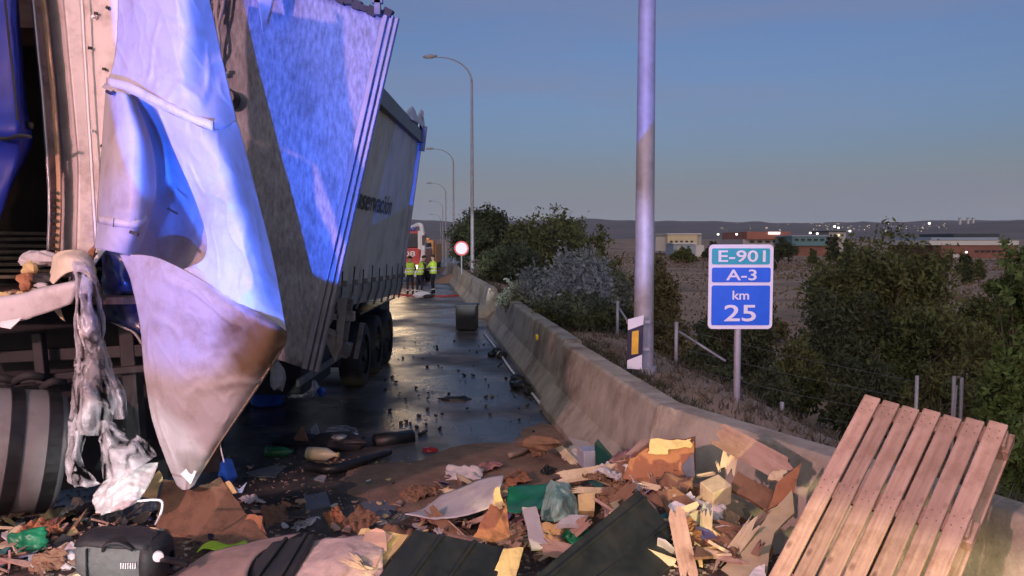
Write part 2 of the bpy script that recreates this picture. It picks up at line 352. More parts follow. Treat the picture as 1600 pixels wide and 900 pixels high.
barrier(33.05, 43, 'distant concrete barrier segment just right of the people in vests')
barrier(43.05, 54, 'farthest concrete barrier segment beside the row of thin lamp posts')
rp = P(839, 527, 12.75)
refl = MB().box(rp, (.05, .10, .10)).build('reflector', mat('yellow_reflector', (.85, .55, .02), .3), bseg, bevel=.02); refl['label'] = 'small yellow reflector'

# ------------------------------------------------------------------ lamp posts
def lamp_post(px, d, ztop, zbase, r0, label, armpx=2.0, collar=False):
    x = P(px, 400, d).x; root = thing('street_lamp', label, 'street lamp', (x, d, zbase), 'street lamps along the road')
    h = ztop - zbase - 1.3
    MB().tube([(x, d, zbase), (x, d, zbase + h * .5), (x, d, zbase + h)], [r0, r0 * .8, r0 * .55], 16, False).build('pole', M_galv, root, True)
    pts = []; rad = []
    for i in range(11):
        a = i / 10 * math.pi / 2; pts.append(Vector((x - (1 - math.cos(a)) * armpx * .85, d - .0, zbase + h + math.sin(a) * 1.3))); rad.append(r0 * (.5 - .025 * i))
    pts.append(pts[-1] + Vector((-armpx * .12, 0, .03))); rad.append(r0 * .25)
    MB().tube(pts, rad, 10).build('arm', M_galv, root, True)
    e = pts[-1]; lu = MB().tube([e + Vector((.12, 0, .02)), e + Vector((-.1, 0, .02)), e + Vector((-.42, 0, 0)), e + Vector((-.62, 0, -.02))], [.05, .09, .10, .04], 10).build('luminaire', M_galv, root, True)
    MB().box(e + Vector((-.3, 0, -.08)), (.4, .14, .02)).build('lens', mat('lamp_glass', (.3, .3, .32), .2), lu)
    if collar: MB().tube([(x, d, zbase), (x, d, zbase + .28)], r0 * 1.28, 16).build('collar', M_galv, root, bevel=.01)
lamp_post(1007, 10.0, 12.2, .44, .135, 'thick near lamp post carrying the striped marker board', collar=True)
lamp_post(738, 41, 12.0, -.1, .11, 'tallest full lamp post with curved arm, right of the round sign')
lamp_post(709, 72, 10.9, -1.2, .11, 'second full lamp post with curved arm, left of the round sign')
lamp_post(697, 103, 10.05, -2.0, .11, 'third full lamp post in the receding row')
lamp_post(692, 140, 9.6, -2.4, .11, 'fourth full lamp post in the receding row')
lamp_post(688.5, 180, 8.6, -3.2, .11, 'farthest lamp post in the receding row')
# ------------------------------------------------------------------ signs
def flat(px0, py0, px1, py1, d, th, name, m, parent, bevel=0, off=0.0, rad=0.0):
    a = P(px0, py1, d); b_ = P(px1, py0, d); y = d - off
    x0, x1, z0, z1 = a.x, b_.x, a.z, b_.z
    if rad:
        pts = []
        for cx, cz, a0 in ((x1 - rad, z1 - rad, 0), (x0 + rad, z1 - rad, 90), (x0 + rad, z0 + rad, 180), (x1 - rad, z0 + rad, 270)):
            for k in range(6): an = R(a0 + k * 18); pts.append(Vector((cx + rad * math.cos(an), y, cz + rad * math.sin(an))))
        return MB().prism(pts, th, (0, th, 0)).build(name, m, parent)
    return MB().box(((x0 + x1) / 2, y + th / 2, (z0 + z1) / 2), (x1 - x0, th, z1 - z0)).build(name, m, parent, bevel=bevel)
def stext(s, px0, py0, px1, py1, d, m, parent, off):
    a = P(px0, py1, d); b_ = P(px1, py0, d)
    return lettering(s, lambda u, v, z: Vector((a.x + (b_.x - a.x) * u, d - off - z * .1, a.z + (b_.z - a.z) * v)), m, parent)
M_sw = mat('sign_white', (.82, .82, .84), .35, var=.04); M_sb = mat('sign_blue', (.012, .13, .72), .35, var=.08); M_sg = mat('sign_teal', (.02, .40, .42), .35, var=.08)
sd0 = 8.4; bz = P(1153, 655, sd0)
km = thing('kilometre_sign', 'blue and teal kilometre sign reading E-901 A-3 km 25', 'road sign', (bz.x, sd0 + .05, .3))
MB().tube([(bz.x, sd0 + .05, -.1), (P(1155, 470, sd0).x + .0, sd0 + .05, P(1155, 395, sd0).z)], .038, 12).build('post', M_galv, km, True)
pn = flat(1106, 382, 1209, 514, sd0, .02, 'panel', M_sw, km, rad=.05)
flat(1112, 388, 1203, 413, sd0, .006, 'plate', M_sg, km, off=.008, rad=.02); flat(1112, 418, 1204, 441, sd0, .006, 'plate', M_sb, km, off=.008, rad=.02)
flat(1111, 446, 1203, 508, sd0, .006, 'plate', M_sb, km, off=.008, rad=.02)
stext('E-901', 1122, 391, 1196, 409.5, sd0, M_sw, km, .012); stext('A-3', 1134, 421, 1182, 438, sd0, M_sw, km, .012)
stext('km', 1144, 454, 1170, 468, sd0, M_sw, km, .012); stext('25', 1131, 476, 1181, 502, sd0, M_sw, km, .012)
# round sign
rc = P(721, 388, 36)
rs = thing('round_sign', 'round white sign with red rim shining beyond the barrier', 'road sign', (rc.x, 36, .2))
MB().tube([(rc.x, 36.05, .1), (rc.x, 36.05, rc.z + .2)], .035, 10).build('post', M_galv, rs, True)
MB().tube([(rc.x, 36.0, rc.z), (rc.x, 36.02, rc.z)], .34, 28).build('rim', mat('sign_red', (.70, .02, .03), .4, var=.05), rs)
MB().tube([(rc.x, 35.985, rc.z), (rc.x, 36.0, rc.z)], .27, 28).build('disc', M_sw, rs)
# striped marker board on the lamp post
md = 9.7
mk = thing('marker_board', 'tall marker board with white and black slanted bands and yellow bar on lamp post', 'marker board', (P(992, 577, md).x, md, P(992, 577, md).z))
M_mk = mat('marker_black', (.02, .015, .04), .5)
def quad4(name, pts, m, y, th=.012): return MB().prism([Vector((P(px, py, md).x, y, P(px, py, md).z)) for px, py in pts], th, (0, th, 0)).build(name, m, mk)
quad4('board', [(981, 499), (1006, 492), (1003, 577), (979.5, 575.5)], M_mk, md)
quad4('band', [(981, 499), (1006, 492), (1005, 507), (981, 516)], M_sw, md - .006, .004); quad4('band', [(980, 563), (1003, 554), (1003, 577), (979.5, 576)], M_sw, md - .006, .004)
quad4('bar', [(987.5, 518), (998, 516), (997, 552.5), (986.5, 554)], mat('marker_yellow', (.85, .50, .02), .4), md - .006, .004)
for z in (.25, .6): MB().box((P(995, 500, md).x + .03, md + .07, mk.location.z + z), (.3, .03, .04)).build('bracket', M_galv, mk)
# fence posts with braces, down the bank
def fpost(px, ptop, d, label, brace=True, h=1.9, lean=.7):
    tp = P(px, ptop, d); z0 = terr(tp.x, d); root = thing('fence_post', label, 'fence post', (tp.x, d, z0), 'wire fence posts behind the barrier')
    MB().tube([(tp.x, d, z0 - .1), (tp.x, d, tp.z)], .03, 8).build('post', M_galv, root, True)
    if brace: MB().tube([(tp.x + .04, d, tp.z - .15), (tp.x + lean, d - .3, z0 + .1)], .02, 8).build('brace', M_galv, root, True)
    return tp
fa = fpost(965, 470, 14.5, 'slim fence post with brace left of the striped marker board', lean=.3)
fb = fpost(1057, 503, 12.0, 'slim fence post with long brace between lamp post and kilometre sign')
fc = fpost(1222, 628, 10.6, 'short dark fence post right of the kilometre sign pole', False)
fd = fpost(1433, 587, 12.5, 'thin fence post behind the left side of the pallet', False); fe = fpost(1491, 588, 12.5, 'thin fence post above the middle of the pallet', True, lean=-.2); ff = fpost(1503, 590, 12.7, 'thin fence post just right of its twin above the pallet', False)
MF = mat('fence_wire', (.25, .25, .26), .5, .6)
for pa, pb, lab in ((fa, fb, 'thin fence wires strung between the marker board and the sign'), (fb, fd, 'thin fence wires strung behind the kilometre sign')):
    wr = thing('fence_wire', lab, 'fence wire', (pa.x, pa.y, 0))
    for k in range(4): MB().tube([pa - Vector((0, 0, .1 + .3 * k)), (pa + pb) / 2 - Vector((0, 0, .14 + .3 * k)), pb - Vector((0, 0, .1 + .3 * k))], .0022, 4).build('strand', MF, wr)
#@@PART2
# ------------------------------------------------------------------ vegetation
rng = np.random.default_rng(11)
def leaf_mat(name, c1, c2):
    m = mat(name, c1, .75, col2=c2, scale=1.3, trl=.25, spec=.2, detail=6)
    return m
L_olive = leaf_mat('olive_leaves', (.060, .074, .028), (.16, .175, .066)); L_dark = leaf_mat('dark_leaves', (.038, .050, .028), (.095, .112, .054))
L_grey = leaf_mat('grey_green_leaves', (.11, .125, .095), (.24, .26, .20)); L_green = leaf_mat('green_leaves', (.06, .105, .03), (.14, .21, .06))
L_brown = leaf_mat('brownish_leaves', (.09, .08, .035), (.19, .155, .07)); M_bark = mat('bark', (.16, .13, .10), .9, var=.3, bump=.4, bscale=20)
def leaves(c, per, size, spread, upward=.0):
    n = len(c) * per; base = np.repeat(c, per, 0) + rng.normal(0, 1, (n, 3)) * spread
    a = rng.normal(0, 1, (n, 3)); a[:, 2] += upward; a /= np.linalg.norm(a, axis=1)[:, None]
    b_ = np.cross(a, rng.normal(0, 1, (n, 3))); b_ /= np.linalg.norm(b_, axis=1)[:, None]
    s = size * rng.uniform(.35, 1.75, (n, 1))
    v = np.stack([base - a * s, base + b_ * s * .42, base + a * s, base - b_ * s * .42], 1).reshape(-1, 3)
    return v
def np_mesh(name, v, m, parent):
    off = np.array(rootloc(parent)); n = len(v) // 4
    me = bpy.data.meshes.new(name); me.vertices.add(len(v)); me.vertices.foreach_set('co', (v - off).astype(np.float32).ravel())
    me.loops.add(n * 4); me.loops.foreach_set('vertex_index', np.arange(n * 4, dtype=np.int32)); me.polygons.add(n)
    me.polygons.foreach_set('loop_start', np.arange(0, n * 4, 4, dtype=np.int32)); me.update(); me.validate()
    me.materials.append(m); o = bpy.data.objects.new(name, me); COL.objects.link(o); o.parent = parent; return o
def tree(name, label, cat, px, d, pxl, pxr, pytop, m, n=260, per=26, leaf=.07, trunk=.12, low=.15, seed=0, lobes=7, gap=.0, group=None, spread=.16, spiky=0, z0=None):
    """px of the trunk, silhouette extent in the photograph's terms -> real width and height at distance d"""
    r_ = np.random.default_rng(seed + 100); c = P(px, 400, d); zb = terr(c.x, d) if z0 is None else z0
    wd = (pxr - pxl) / FPX * d; top = P(px, pytop, d).z; h = top - zb; cx = P((pxl + pxr) / 2, 400, d).x
    root = thing(name, label, cat, (c.x, d, zb), group)
    ctr = []; L = []
    for k in range(lobes):
        a = r_.uniform(0, 2 * math.pi); rr = math.sqrt(r_.uniform(.05, 1)) * .62
        zz = low + (1 - low) * (.25 + .58 * r_.uniform() * (1 - .45 * rr))
        L.append((np.array([cx + math.cos(a) * rr * wd / 2, d + math.sin(a) * rr * wd / 2, zb + h * zz]), np.array([wd * r_.uniform(.17, .27), wd * r_.uniform(.17, .27), h * (1 - low) * r_.uniform(.17, .27)])))
    L.append((np.array([cx, d, zb + h * (1 - .24 * (1 - low))]), np.array([wd * .24, wd * .24, h * .23 * (1 - low)])))
    L.append((np.array([cx - wd * .26, d, zb + h * (low + .36 * (1 - low))]), np.array([wd * .23, wd * .22, h * .3 * (1 - low)]))); L.append((np.array([cx + wd * .26, d, zb + h * (low + .36 * (1 - low))]), np.array([wd * .23, wd * .22, h * .3 * (1 - low)])))
    for k in range(n):
        o_, e = L[k % len(L)]; v = r_.normal(0, 1, 3); v /= np.linalg.norm(v); p = o_ + v * e * r_.uniform(.35, 1.08)
        if noise.noise(Vector(p * .9) + Vector((seed, 0, 0))) < gap - .6: continue
        if p[2] > zb + .05: ctr.append(p)
    ctr = np.array(ctr)
    v = leaves(ctr, per, leaf, spread * wd / 4 if spread < 1 else .2, .3)
    if spiky:
        k = ctr[r_.choice(len(ctr), spiky)]; dirv = (k - np.array([cx, d, zb + h * .35])); dirv /= np.linalg.norm(dirv, axis=1)[:, None]
        for u in (.1, .2, .3, .42, .55): v = np.vstack([v, leaves(k + dirv * u * wd * .2 + np.array([0, 0, u * .25]), 3, leaf * .8, .02)])
    np_mesh('crown', v, m, root)
    tb = MB(); tb.tube([(c.x, d, zb - .2), (c.x + .03 * h, d, zb + h * .3), (cx, d, zb + h * .62)], [trunk, trunk * .75, trunk * .3], 8); tb.build('trunk', M_bark, root, True)
    lm = MB()
    for k in r_.choice(len(ctr), min(len(ctr), 60), False):
        p = Vector(ctr[k]); s = Vector((c.x, d, zb + h * r_.uniform(.12, .45))); mid = s.lerp(p, .5) + Vector((0, 0, .06 * h)); lm.tube([s, mid, p, p + (p - mid) * .22 + Vector((0, 0, .03 * h))], [trunk * .4, trunk * .22, trunk * .09, .004], 5)
    lm.build('limbs', M_bark, root, True)
    return root
tg = 'trees beyond the barrier'
tree('tree', 'dark rounded tree right behind the tallest full lamp post', 'tree', 765, 47, 700, 812, 322, L_dark, 420, 30, .11, .16, .05, 1, group=tg)
tree('tree', 'broad olive-brown tree forming the highest crown left of the near lamp post', 'tree', 858, 44, 790, 930, 324, L_olive, 560, 30, .11, .18, .05, 2, lobes=11, group=tg)
tree('tree', 'olive tree sloping down behind the near lamp post', 'tree', 925, 40, 865, 985, 346, L_olive, 420, 30, .10, .14, .03, 3, lobes=9, group=tg)
tree('tree', 'lower brownish tree just right of the near lamp post', 'tree', 1020, 36, 965, 1070, 380, L_brown, 380, 28, .09, .12, .0, 4, lobes=8, group=tg)
tree('bush', 'dark dense bush beneath the olive trees by the far lamp posts', 'bush', 800, 34, 745, 860, 378, L_dark, 420, 28, .09, .1, .0, 5, lobes=9)
tree('bush', 'pale grey-green bush beside the barrier, left of the purple-tinged one', 'bush', 835, 18.5, 778, 890, 424, L_grey, 320, 30, .05, .05, .0, 6, lobes=8, spiky=60)
tree('bush', 'big feathery grey shrub tinged violet by the light, behind the barrier', 'bush', 905, 16.0, 832, 985, 386, L_grey, 620, 34, .042, .07, .0, 7, lobes=12, spiky=150)
tree('bush', 'dark lower bush in front of the violet-tinged shrub', 'bush', 890, 15.2, 838, 965, 462, L_dark, 380, 28, .05, .05, .0, 8, lobes=9)
tree('bush', 'dark scrub bush at the foot of the near lamp post', 'bush', 950, 15.8, 905, 1000, 470, L_dark, 260, 28, .05, .05, .0, 9)
tree('tree', 'large scraggly tree with bare twigs right of the kilometre sign', 'tree', 1385, 25, 1255, 1500, 356, L_olive, 900, 28, .075, .12, .06, 10, lobes=16, gap=.3, group=tg)
tree('bush', 'dark low bush below the left side of the scraggly tree', 'bush', 1300, 22, 1222, 1390, 450, L_dark, 420, 26, .07, .08, .0, 12, lobes=9)
tree('bush', 'olive bush below the right side of the scraggly tree', 'bush', 1440, 21, 1350, 1545, 462, L_olive, 420, 26, .07, .08, .0, 13, lobes=9)
tree('bush', 'dark bush directly behind the kilometre sign post', 'bush', 1135, 22, 1075, 1215, 478, L_dark, 420, 26, .07, .08, .0, 14, lobes=9)
tree('bush', 'small rounded scrub bush right of the near lamp post base', 'bush', 1045, 30, 1020, 1075, 468, L_brown, 150, 26, .07, .05, .0, 15)
tree('tree', 'fresh green leafy tree cut off by the right edge', 'tree', 1605, 11.5, 1535, 1680, 312, L_green, 800, 28, .055, .10, .08, 16, lobes=16, gap=.25, group=tg)
tree('bush', 'dark green bush at the right edge behind the pallet', 'bush', 1620, 9, 1545, 1700, 640, L_green, 320, 24, .05, .05, .0, 17, lobes=8)
tree('bush', 'shrub between the scraggly tree and the right edge tree', 'bush', 1535, 17, 1490, 1590, 505, L_olive, 260, 26, .06, .05, .0, 18)
for q_, (px, d, pl_, pr_, pt, lab, lm_) in enumerate(((1100, 15, 1062, 1150, 545, 'low dark scrub left of the kilometre sign post', L_dark), (1195, 14, 1158, 1250, 560, 'low dark scrub right of the kilometre sign post', L_dark), (1250, 18, 1205, 1310, 520, 'olive scrub between the sign and the scraggly tree', L_olive), (1345, 16, 1290, 1420, 540, 'dark scrub above the left corner of the pallet', L_dark), (1470, 15, 1410, 1545, 560, 'olive scrub above the right half of the pallet', L_olive), (1030, 20, 985, 1085, 500, 'brown scrub between near lamp post and its fence post', L_brown), (1170, 34, 1110, 1240, 468, 'brownish scrub band seen just below the sign panel', L_brown), (1560, 30, 1505, 1620, 455, 'olive scrub left of the green right edge tree', L_olive))): tree('bush', lab, 'bush', px, d, pl_, pr_, pt, lm_, 240, 26, d * .0034, .05, .0, 60 + q_, lobes=8)
k_ = 0
for px, d, w_, pt, lab in ((1222, 200, 46, 372, 'dark tree in front of the red roofed shop'), (1302, 170, 26, 368, 'slim dark tree beside the teal warehouse'), (1270, 190, 14, 388, 'small round tree below the teal warehouse'), (1325, 160, 22, 372, 'dark tree left of the scraggly tree top'), (1508, 120, 26, 394, 'small bush in front of the brick building'), (1530, 110, 22, 405, 'dark small tree in the field left of the right edge tree'), (1512, 100, 16, 412, 'tiny dark bush in the field near the brick building'),
                           (1115, 210, 34, 378, 'green trees clump in front of the pale sheds'), (1070, 180, 40, 388, 'low dark shrub below the grey blue shed'), (1205, 130, 20, 402, 'tiny shrub in the field right of the sign'), (1285, 75, 34, 430, 'grey round shrub in the field above the dark bush'), (1460, 140, 40, 398, 'low bushes beside the scraggly tree top')):
    k_ += 1; tree('tree' if pt < 390 else 'bush', lab, 'tree' if pt < 390 else 'bush', px, d, px - w_ / 2, px + w_ / 2, pt, L_dark if k_ % 3 else L_olive, 90, 22, d * .0021, .1, .0, 30 + k_, lobes=5, group='small trees far out in the field')
# dry grass on the bank, scrub in the field
gv = []
for k in range(3600):
    y = 3 + 40 * rng.uniform() ** 1.8; x = xb(y) + .98 + 9 * rng.uniform() ** 2.2; z = terr(x, y); n_ = 7; c = np.array([[x, y, z]] * n_) + rng.normal(0, .05, (n_, 3)) * [1, 1, 0]
    hh = rng.uniform(.03, .13, n_); tip = c + np.stack([rng.normal(0, .06, n_), rng.normal(0, .06, n_), hh], 1); wv = rng.normal(0, .006, (n_, 3)) * [1, 1, 0]
    gv.append(np.stack([c - wv, c + wv, tip + wv * .2, tip - wv * .2], 1).reshape(-1, 3))
g_ = bpy.data.objects.new('tmp', None); COL.objects.link(g_)
o = np_mesh('dry_grass', np.vstack(gv), mat('dry_grass_blades', (.05, .048, .026), .9, col2=(.12, .10, .06), scale=1.5), g_); o.parent = None; tag(o, 'dry grass growing on the bank behind the barrier', 'grass', kind='stuff')
cl = []
for k in range(900):
    y = 28 + 220 * rng.uniform() ** 1.4; x = xb(min(y, 60)) + 6 + rng.uniform() * y * .95; cl.append((x, y, terr(x, y) + .12 + .001 * y))
cl = np.array(cl); v = np.vstack([leaves(cl[i:i + 1] , 26, .05 + .0012 * cl[i, 1], np.array([.45, .45, .14]) * (1 + cl[i, 1] / 120)) for i in range(len(cl))])
o = np_mesh('field_scrub', v, leaf_mat('scrub_leaves', (.12, .085, .05), (.26, .18, .11)), g_); o.parent = None; tag(o, 'low brown scrub dotted over the dry field', 'scrub', kind='stuff')
bpy.data.objects.remove(g_)
# ------------------------------------------------------------------ far buildings
def bldg(name, label, parts, d, cat='building'):
    """parts: (part name, px0, py0, px1, py1, material, depth in m, extra y)"""
    xs_ = [p[1] for p in parts] + [p[3] for p in parts]; c = P((min(xs_) + max(xs_)) / 2, 400, d); zb = terr(c.x, d)
    root = thing(name, label, cat, (c.x, d, zb))
    for nm, x0, y0, x1, y1, m, dep, ey in parts:
        a = P(x0, y1, d + ey); b_ = P(x1, y0, d + ey); z0 = zb - 1 if y1 > 400 else a.z
        MB().box(((a.x + b_.x) / 2, d + ey + dep / 2, (z0 + b_.z) / 2), (b_.x - a.x, dep, b_.z - z0)).build(nm, m, root)
    return root
B_cream = mat('cream_wall', (.62, .52, .34), .8, var=.06, scale=.1); B_pale = mat('pale_wall', (.42, .40, .38), .8, var=.08, scale=.1); B_blue = mat('blue_grey_wall', (.28, .34, .42), .7, var=.08, scale=.1)
B_red = mat('red_wall', (.34, .135, .095), .8, var=.1, scale=.1); B_teal = mat('teal_wall', (.11, .22, .24), .7, var=.1, scale=.1); B_brick = mat('far_brick', (.23, .10, .075), .9, var=.15, scale=.3); B_white = mat('white_roof', (.60, .58, .56), .7, var=.06, scale=.1); B_darkr = mat('dark_roof', (.04, .05, .06), .6, var=.1)
B_win = mat('dark_window', (.03, .035, .04), .2); B_lit = mat('lit_sign', (.9, .9, .9), .5, emit=(1, .95, .9), estr=2.0); B_warm = mat('floodlit_window', (.9, .8, .5), .5, emit=(1, .80, .42), estr=1.2)
bldg('warehouse', 'cream warehouse with pale roof edge behind the near lamp post', [('wall', 1043, 366, 1090, 384, B_cream, 40, 0), ('roof', 1042, 364.5, 1096, 366.5, B_white, 41, -.5), ('annexe', 1090, 368, 1096, 386, B_pale, 30, 1), ('wing', 1024, 370, 1043, 392, B_pale, 25, 4)] + [('window', 1047 + 8 * i, 376, 1051 + 8 * i, 379, B_win, .3, -.3) for i in range(5)], 330)
bldg('shed', 'small blue-grey shed in front of the cream warehouse', [('wall', 1052, 381, 1086, 412, B_blue, 15, 0), ('roof', 1051, 379, 1088, 381.5, B_white, 16, -.5), ('door', 1057, 384, 1063, 412, B_pale, .3, -.3), ('annexe', 1086, 383, 1100, 412, B_white, 12, 1)], 300)
bldg('shop_building', 'red shop building with a white lit sign on its roof edge', [('wall', 1167, 362, 1235, 374, B_red, 40, 0), ('base', 1160, 374, 1232, 412, B_pale, 35, 2), ('roof_sign', 1201, 362.5, 1219, 366, B_lit, .5, -.6)] + [('window', 1172 + 12 * i, 376, 1179 + 12 * i, 379, B_win, .4, 1.5) for i in range(5)], 340)
bldg('warehouse', 'teal warehouse with brick base right of the shop building', [('wall', 1238, 369, 1293, 384, B_teal, 40, 0), ('base', 1246, 384, 1294, 412, B_brick, 38, 1), ('roof', 1237, 367.5, 1294, 369.5, B_blue, 41, -.5)] + [('window', 1242 + 10 * i, 373, 1248 + 10 * i, 376, B_win, .4, -.4) for i in range(5)], 320)
bldg('apartment_block', 'grey block behind the tree beside the teal warehouse', [('wall', 1294, 362, 1322, 412, B_pale, 20, 0), ('roof', 1293, 360.5, 1323, 362.5, B_darkr, 21, -.5)] + [('window', 1297 + 6 * i, 366, 1300 + 6 * i, 369, B_warm if i == 2 else B_win, .4, -.4) for i in range(4)], 360)
bldg('brick_hall', 'long brick hall with white roof band near the right edge', [('wall', 1470, 383, 1590, 412, B_brick, 40, 0), ('roof', 1452, 376, 1592, 383, B_white, 42, -.5), ('upper_roof', 1455, 371, 1560, 375, B_blue, 30, 3), ('canopy', 1490, 365, 1562, 370, B_darkr, 25, 6), ('door', 1482, 397, 1500, 412, B_white, .4, -.4)] + [('window', 1524 + 9 * i, 391, 1530 + 9 * i, 394, B_win, .4, -.4) for i in range(5)], 290)
for px, pt, lab in ((1500.5, 341, 'leftmost pale tower on the right skyline'), (1513, 341, 'middle pale tower on the right skyline'), (1521, 341.5, 'rightmost pale tower on the right skyline')):
    a = P(px - 1.6, 352, 1850); b_ = P(px + 1.6, pt, 1850); tw = thing('tower', lab, 'tower', (a.x, 1850, a.z), 'towers on the skyline')
    MB().box(((a.x + b_.x) / 2, 1852, (a.z + b_.z) / 2), (b_.x - a.x, 5, b_.z - a.z)).build('wall', B_white, tw); MB().box(((a.x + b_.x) / 2, 1852, b_.z + .6), (b_.x - a.x + .6, 5.6, 1.0)).build('roof', B_darkr, tw)
# town lights far away
mb = MB(); r2_ = random.Random(4)
for k in range(95):
    px = r2_.uniform(1105, 1480) if k % 4 else r2_.uniform(1270, 1400); py = r2_.gauss(355, 4.5); py = min(366, max(349.5, py)); d = 880
    c = P(px, py, d); rr = r2_.uniform(.10, .28); mb.box(c, (rr * 2, rr, rr * 2))
tag(mb.build('town_lights', mat('town_lamp', (1, .8, .5), .5, emit=(1, .78, .48), estr=2.0), None), 'specks of town lights glowing on the far plain', 'town lights', kind='stuff')
mb = MB()
for px, py in ((1122, 366), (1151, 366), (1266, 364), (1277, 365), (1304, 354), (1310, 356), (1452, 349), (1510, 394), (1328, 361)): mb.box(P(px, py, 285), (.6, .4, .6))
tag(mb.build('yard_lights', mat('yard_lamp', (1, .95, .85), .5, emit=(1, .93, .8), estr=4.0), None), 'brighter white yard lights among the far buildings', 'yard lights', kind='stuff')
#@@PART3
# ------------------------------------------------------------------ the curtain-sided trailer (farther lorry)
M_curt = mat('grey_curtain', (.60, .60, .54), .6, var=.08, scale=1.5, dirt=(.15, .14, .12), dscale=1.2, damt=.5, bump=.06, bscale=4)
M_bulk = mat('bulkhead_sheet', (.14, .15, .165), .5, col2=(.33, .345, .37), scale=20, stretch=(1.9, 1, .6), rot=(0, R(-32), 0), detail=9, dirt=(.10, .09, .085), dscale=2.5, damt=.45, spec=.4)
M_chas = mat('grey_chassis', (.16, .16, .16), .6, .2, var=.3, scale=6, dirt=(.05, .04, .03), dscale=5, damt=.7)
NT, NB = P(585, 138, 9.0), P(518, 458, 9.0); FT, FB = P(656, 208, 15.0), P(624, 440, 15.0)
tr = thing('curtain_trailer', 'grey curtain-sided lorry trailer leaning toward the road, front wall torn loose', 'trailer', (-3.2, 12, 0))
def cur(a, v, off=0.0):
    p = NB.lerp(FB, a).lerp(NT.lerp(FT, a), v); n_ = (FB - NB).cross(NT - NB).normalized(); n_ = n_ if n_.x > 0 else -n_
    return p + n_ * off
g = []
for i in range(41):
    v = i / 40; row = []
    for j in range(61):
        a = j / 60 * .985; w_ = .012 * math.sin(a * 75) * (1 - v) ** 2 + .02 * noise.noise((a * 9, v * 3, 1)) + (.05 * max(0, .10 - v) * math.sin(a * 60) * 3)
        row.append(cur(a, v, w_))
    g.append(row)
cb = MB().grid(g).build('side_curtain', M_curt, tr, True, solid=.006)
M_ct = mat('curtain_print', (.045, .055, .06), .6, var=.1)
lettering('nservación', lambda u, v, z: cur(.045 + .50 * u, .425 + .105 * v - .0 * u, .03 + z * .05), M_ct, cb)
wv = Vector((-2.5, -.25, 0))   # across the trailer
MB().add([FT, FB, FB + wv, FT + wv], [(0, 1, 2, 3)]).build('rear_doors', mat('trailer_rear', (.42, .42, .46), .5, var=.1), tr, solid=.05)
MB().add([NT, FT, FT + wv, NT + wv], [(0, 1, 2, 3)]).build('roof', M_curt, tr, solid=.03)
MB().add([NB, FB, FB + wv, NB + wv], [(0, 1, 2, 3)]).build('floor', M_chas, tr, solid=.12)
MB().add([NT + wv, FT + wv, FB + wv, NB + wv], [(0, 1, 2, 3)]).build('far_curtain', M_curt, tr, solid=.02)
MB().bar(cur(1.0, -.02, .02), cur(1.0, 1.0, .02), .11, .09).build('corner_post', mat('pale_blue_post', (.40, .42, .52), .45, .3, var=.1), tr, bevel=.01)
MB().bar(cur(-.02, .985, .02), cur(1.0, .975, .03), .24, .07, side=(0, 0, 1)).build('roof_rail', mat('dark_rail', (.07, .07, .075), .5, .3, var=.25), tr, bevel=.01)
rows = [[FT.lerp(NT, u) + Vector((-.05 + o_ * .3, o_, hgt)) for u in (0, .1, .2, .32, .45)] for o_, hgt in ((0, .02), (.1, .30), (.25, .36), (.4, .1))]
for k, rr in enumerate(rows):
    for j, p in enumerate(rr): p.z += (.12 * math.sin(j * 2.1 + k) - .12 * j * .45) * (1 if k in (1, 2) else .2)
MB().grid(loft(rows, 26, 18, .05, 6, world=True)).build('torn_roof_sheet', mat('pale_roof_sheet', (.55, .53, .58), .5, var=.15, scale=6), tr, True, solid=.006)
MB().bar(FT + Vector((.0, 0, -.1)), FT + Vector((.05, 0, .42)), .05, .05).build('bent_post', M_chas, tr); MB().bar(FT + Vector((.04, -.05, -.35)), FT + Vector((.10, -.05, .12)), .07, .1).build('bent_post', M_chas, tr)
# pelmet, straps and buckles along the lower edge
MB().add([cur(a, v, o_) for (a, v, o_) in ((-.02, .03, .02), (.99, .03, .02), (.99, -.075, .05), (-.02, -.075, .05))], [(0, 1, 2, 3)]).build('side_skirt', mat('skirt_grey', (.30, .30, .29), .5, .2, var=.15), tr, solid=.03)
for k in range(9):
    a = .03 + k * .118
    s_ = MB().bar(cur(a, .11 + .02 * (k % 2), .04), cur(a + .012, -.01, .07), .035, .012).build('strap', M_rubber, tr)
    MB().box(cur(a + .006, .05, .08), (.06, .09, .07)).build('buckle', M_chas, s_); MB().bar(cur(a - .006, -.002, .085), cur(a - .03, -.10, .07), .03, .015).build('hook', M_chas, s_)
# underframe
MB().bar(NB + Vector((-.7, -.3, -.25)), FB + Vector((-.7, 0, -.25)), .16, .4, side=(1, 0, 0)).build('chassis_rail', M_chas, tr); MB().bar(NB + Vector((-1.8, -.3, -.25)), FB + Vector((-1.8, 0, -.25)), .16, .4, side=(1, 0, 0)).build('chassis_rail', M_chas, tr)
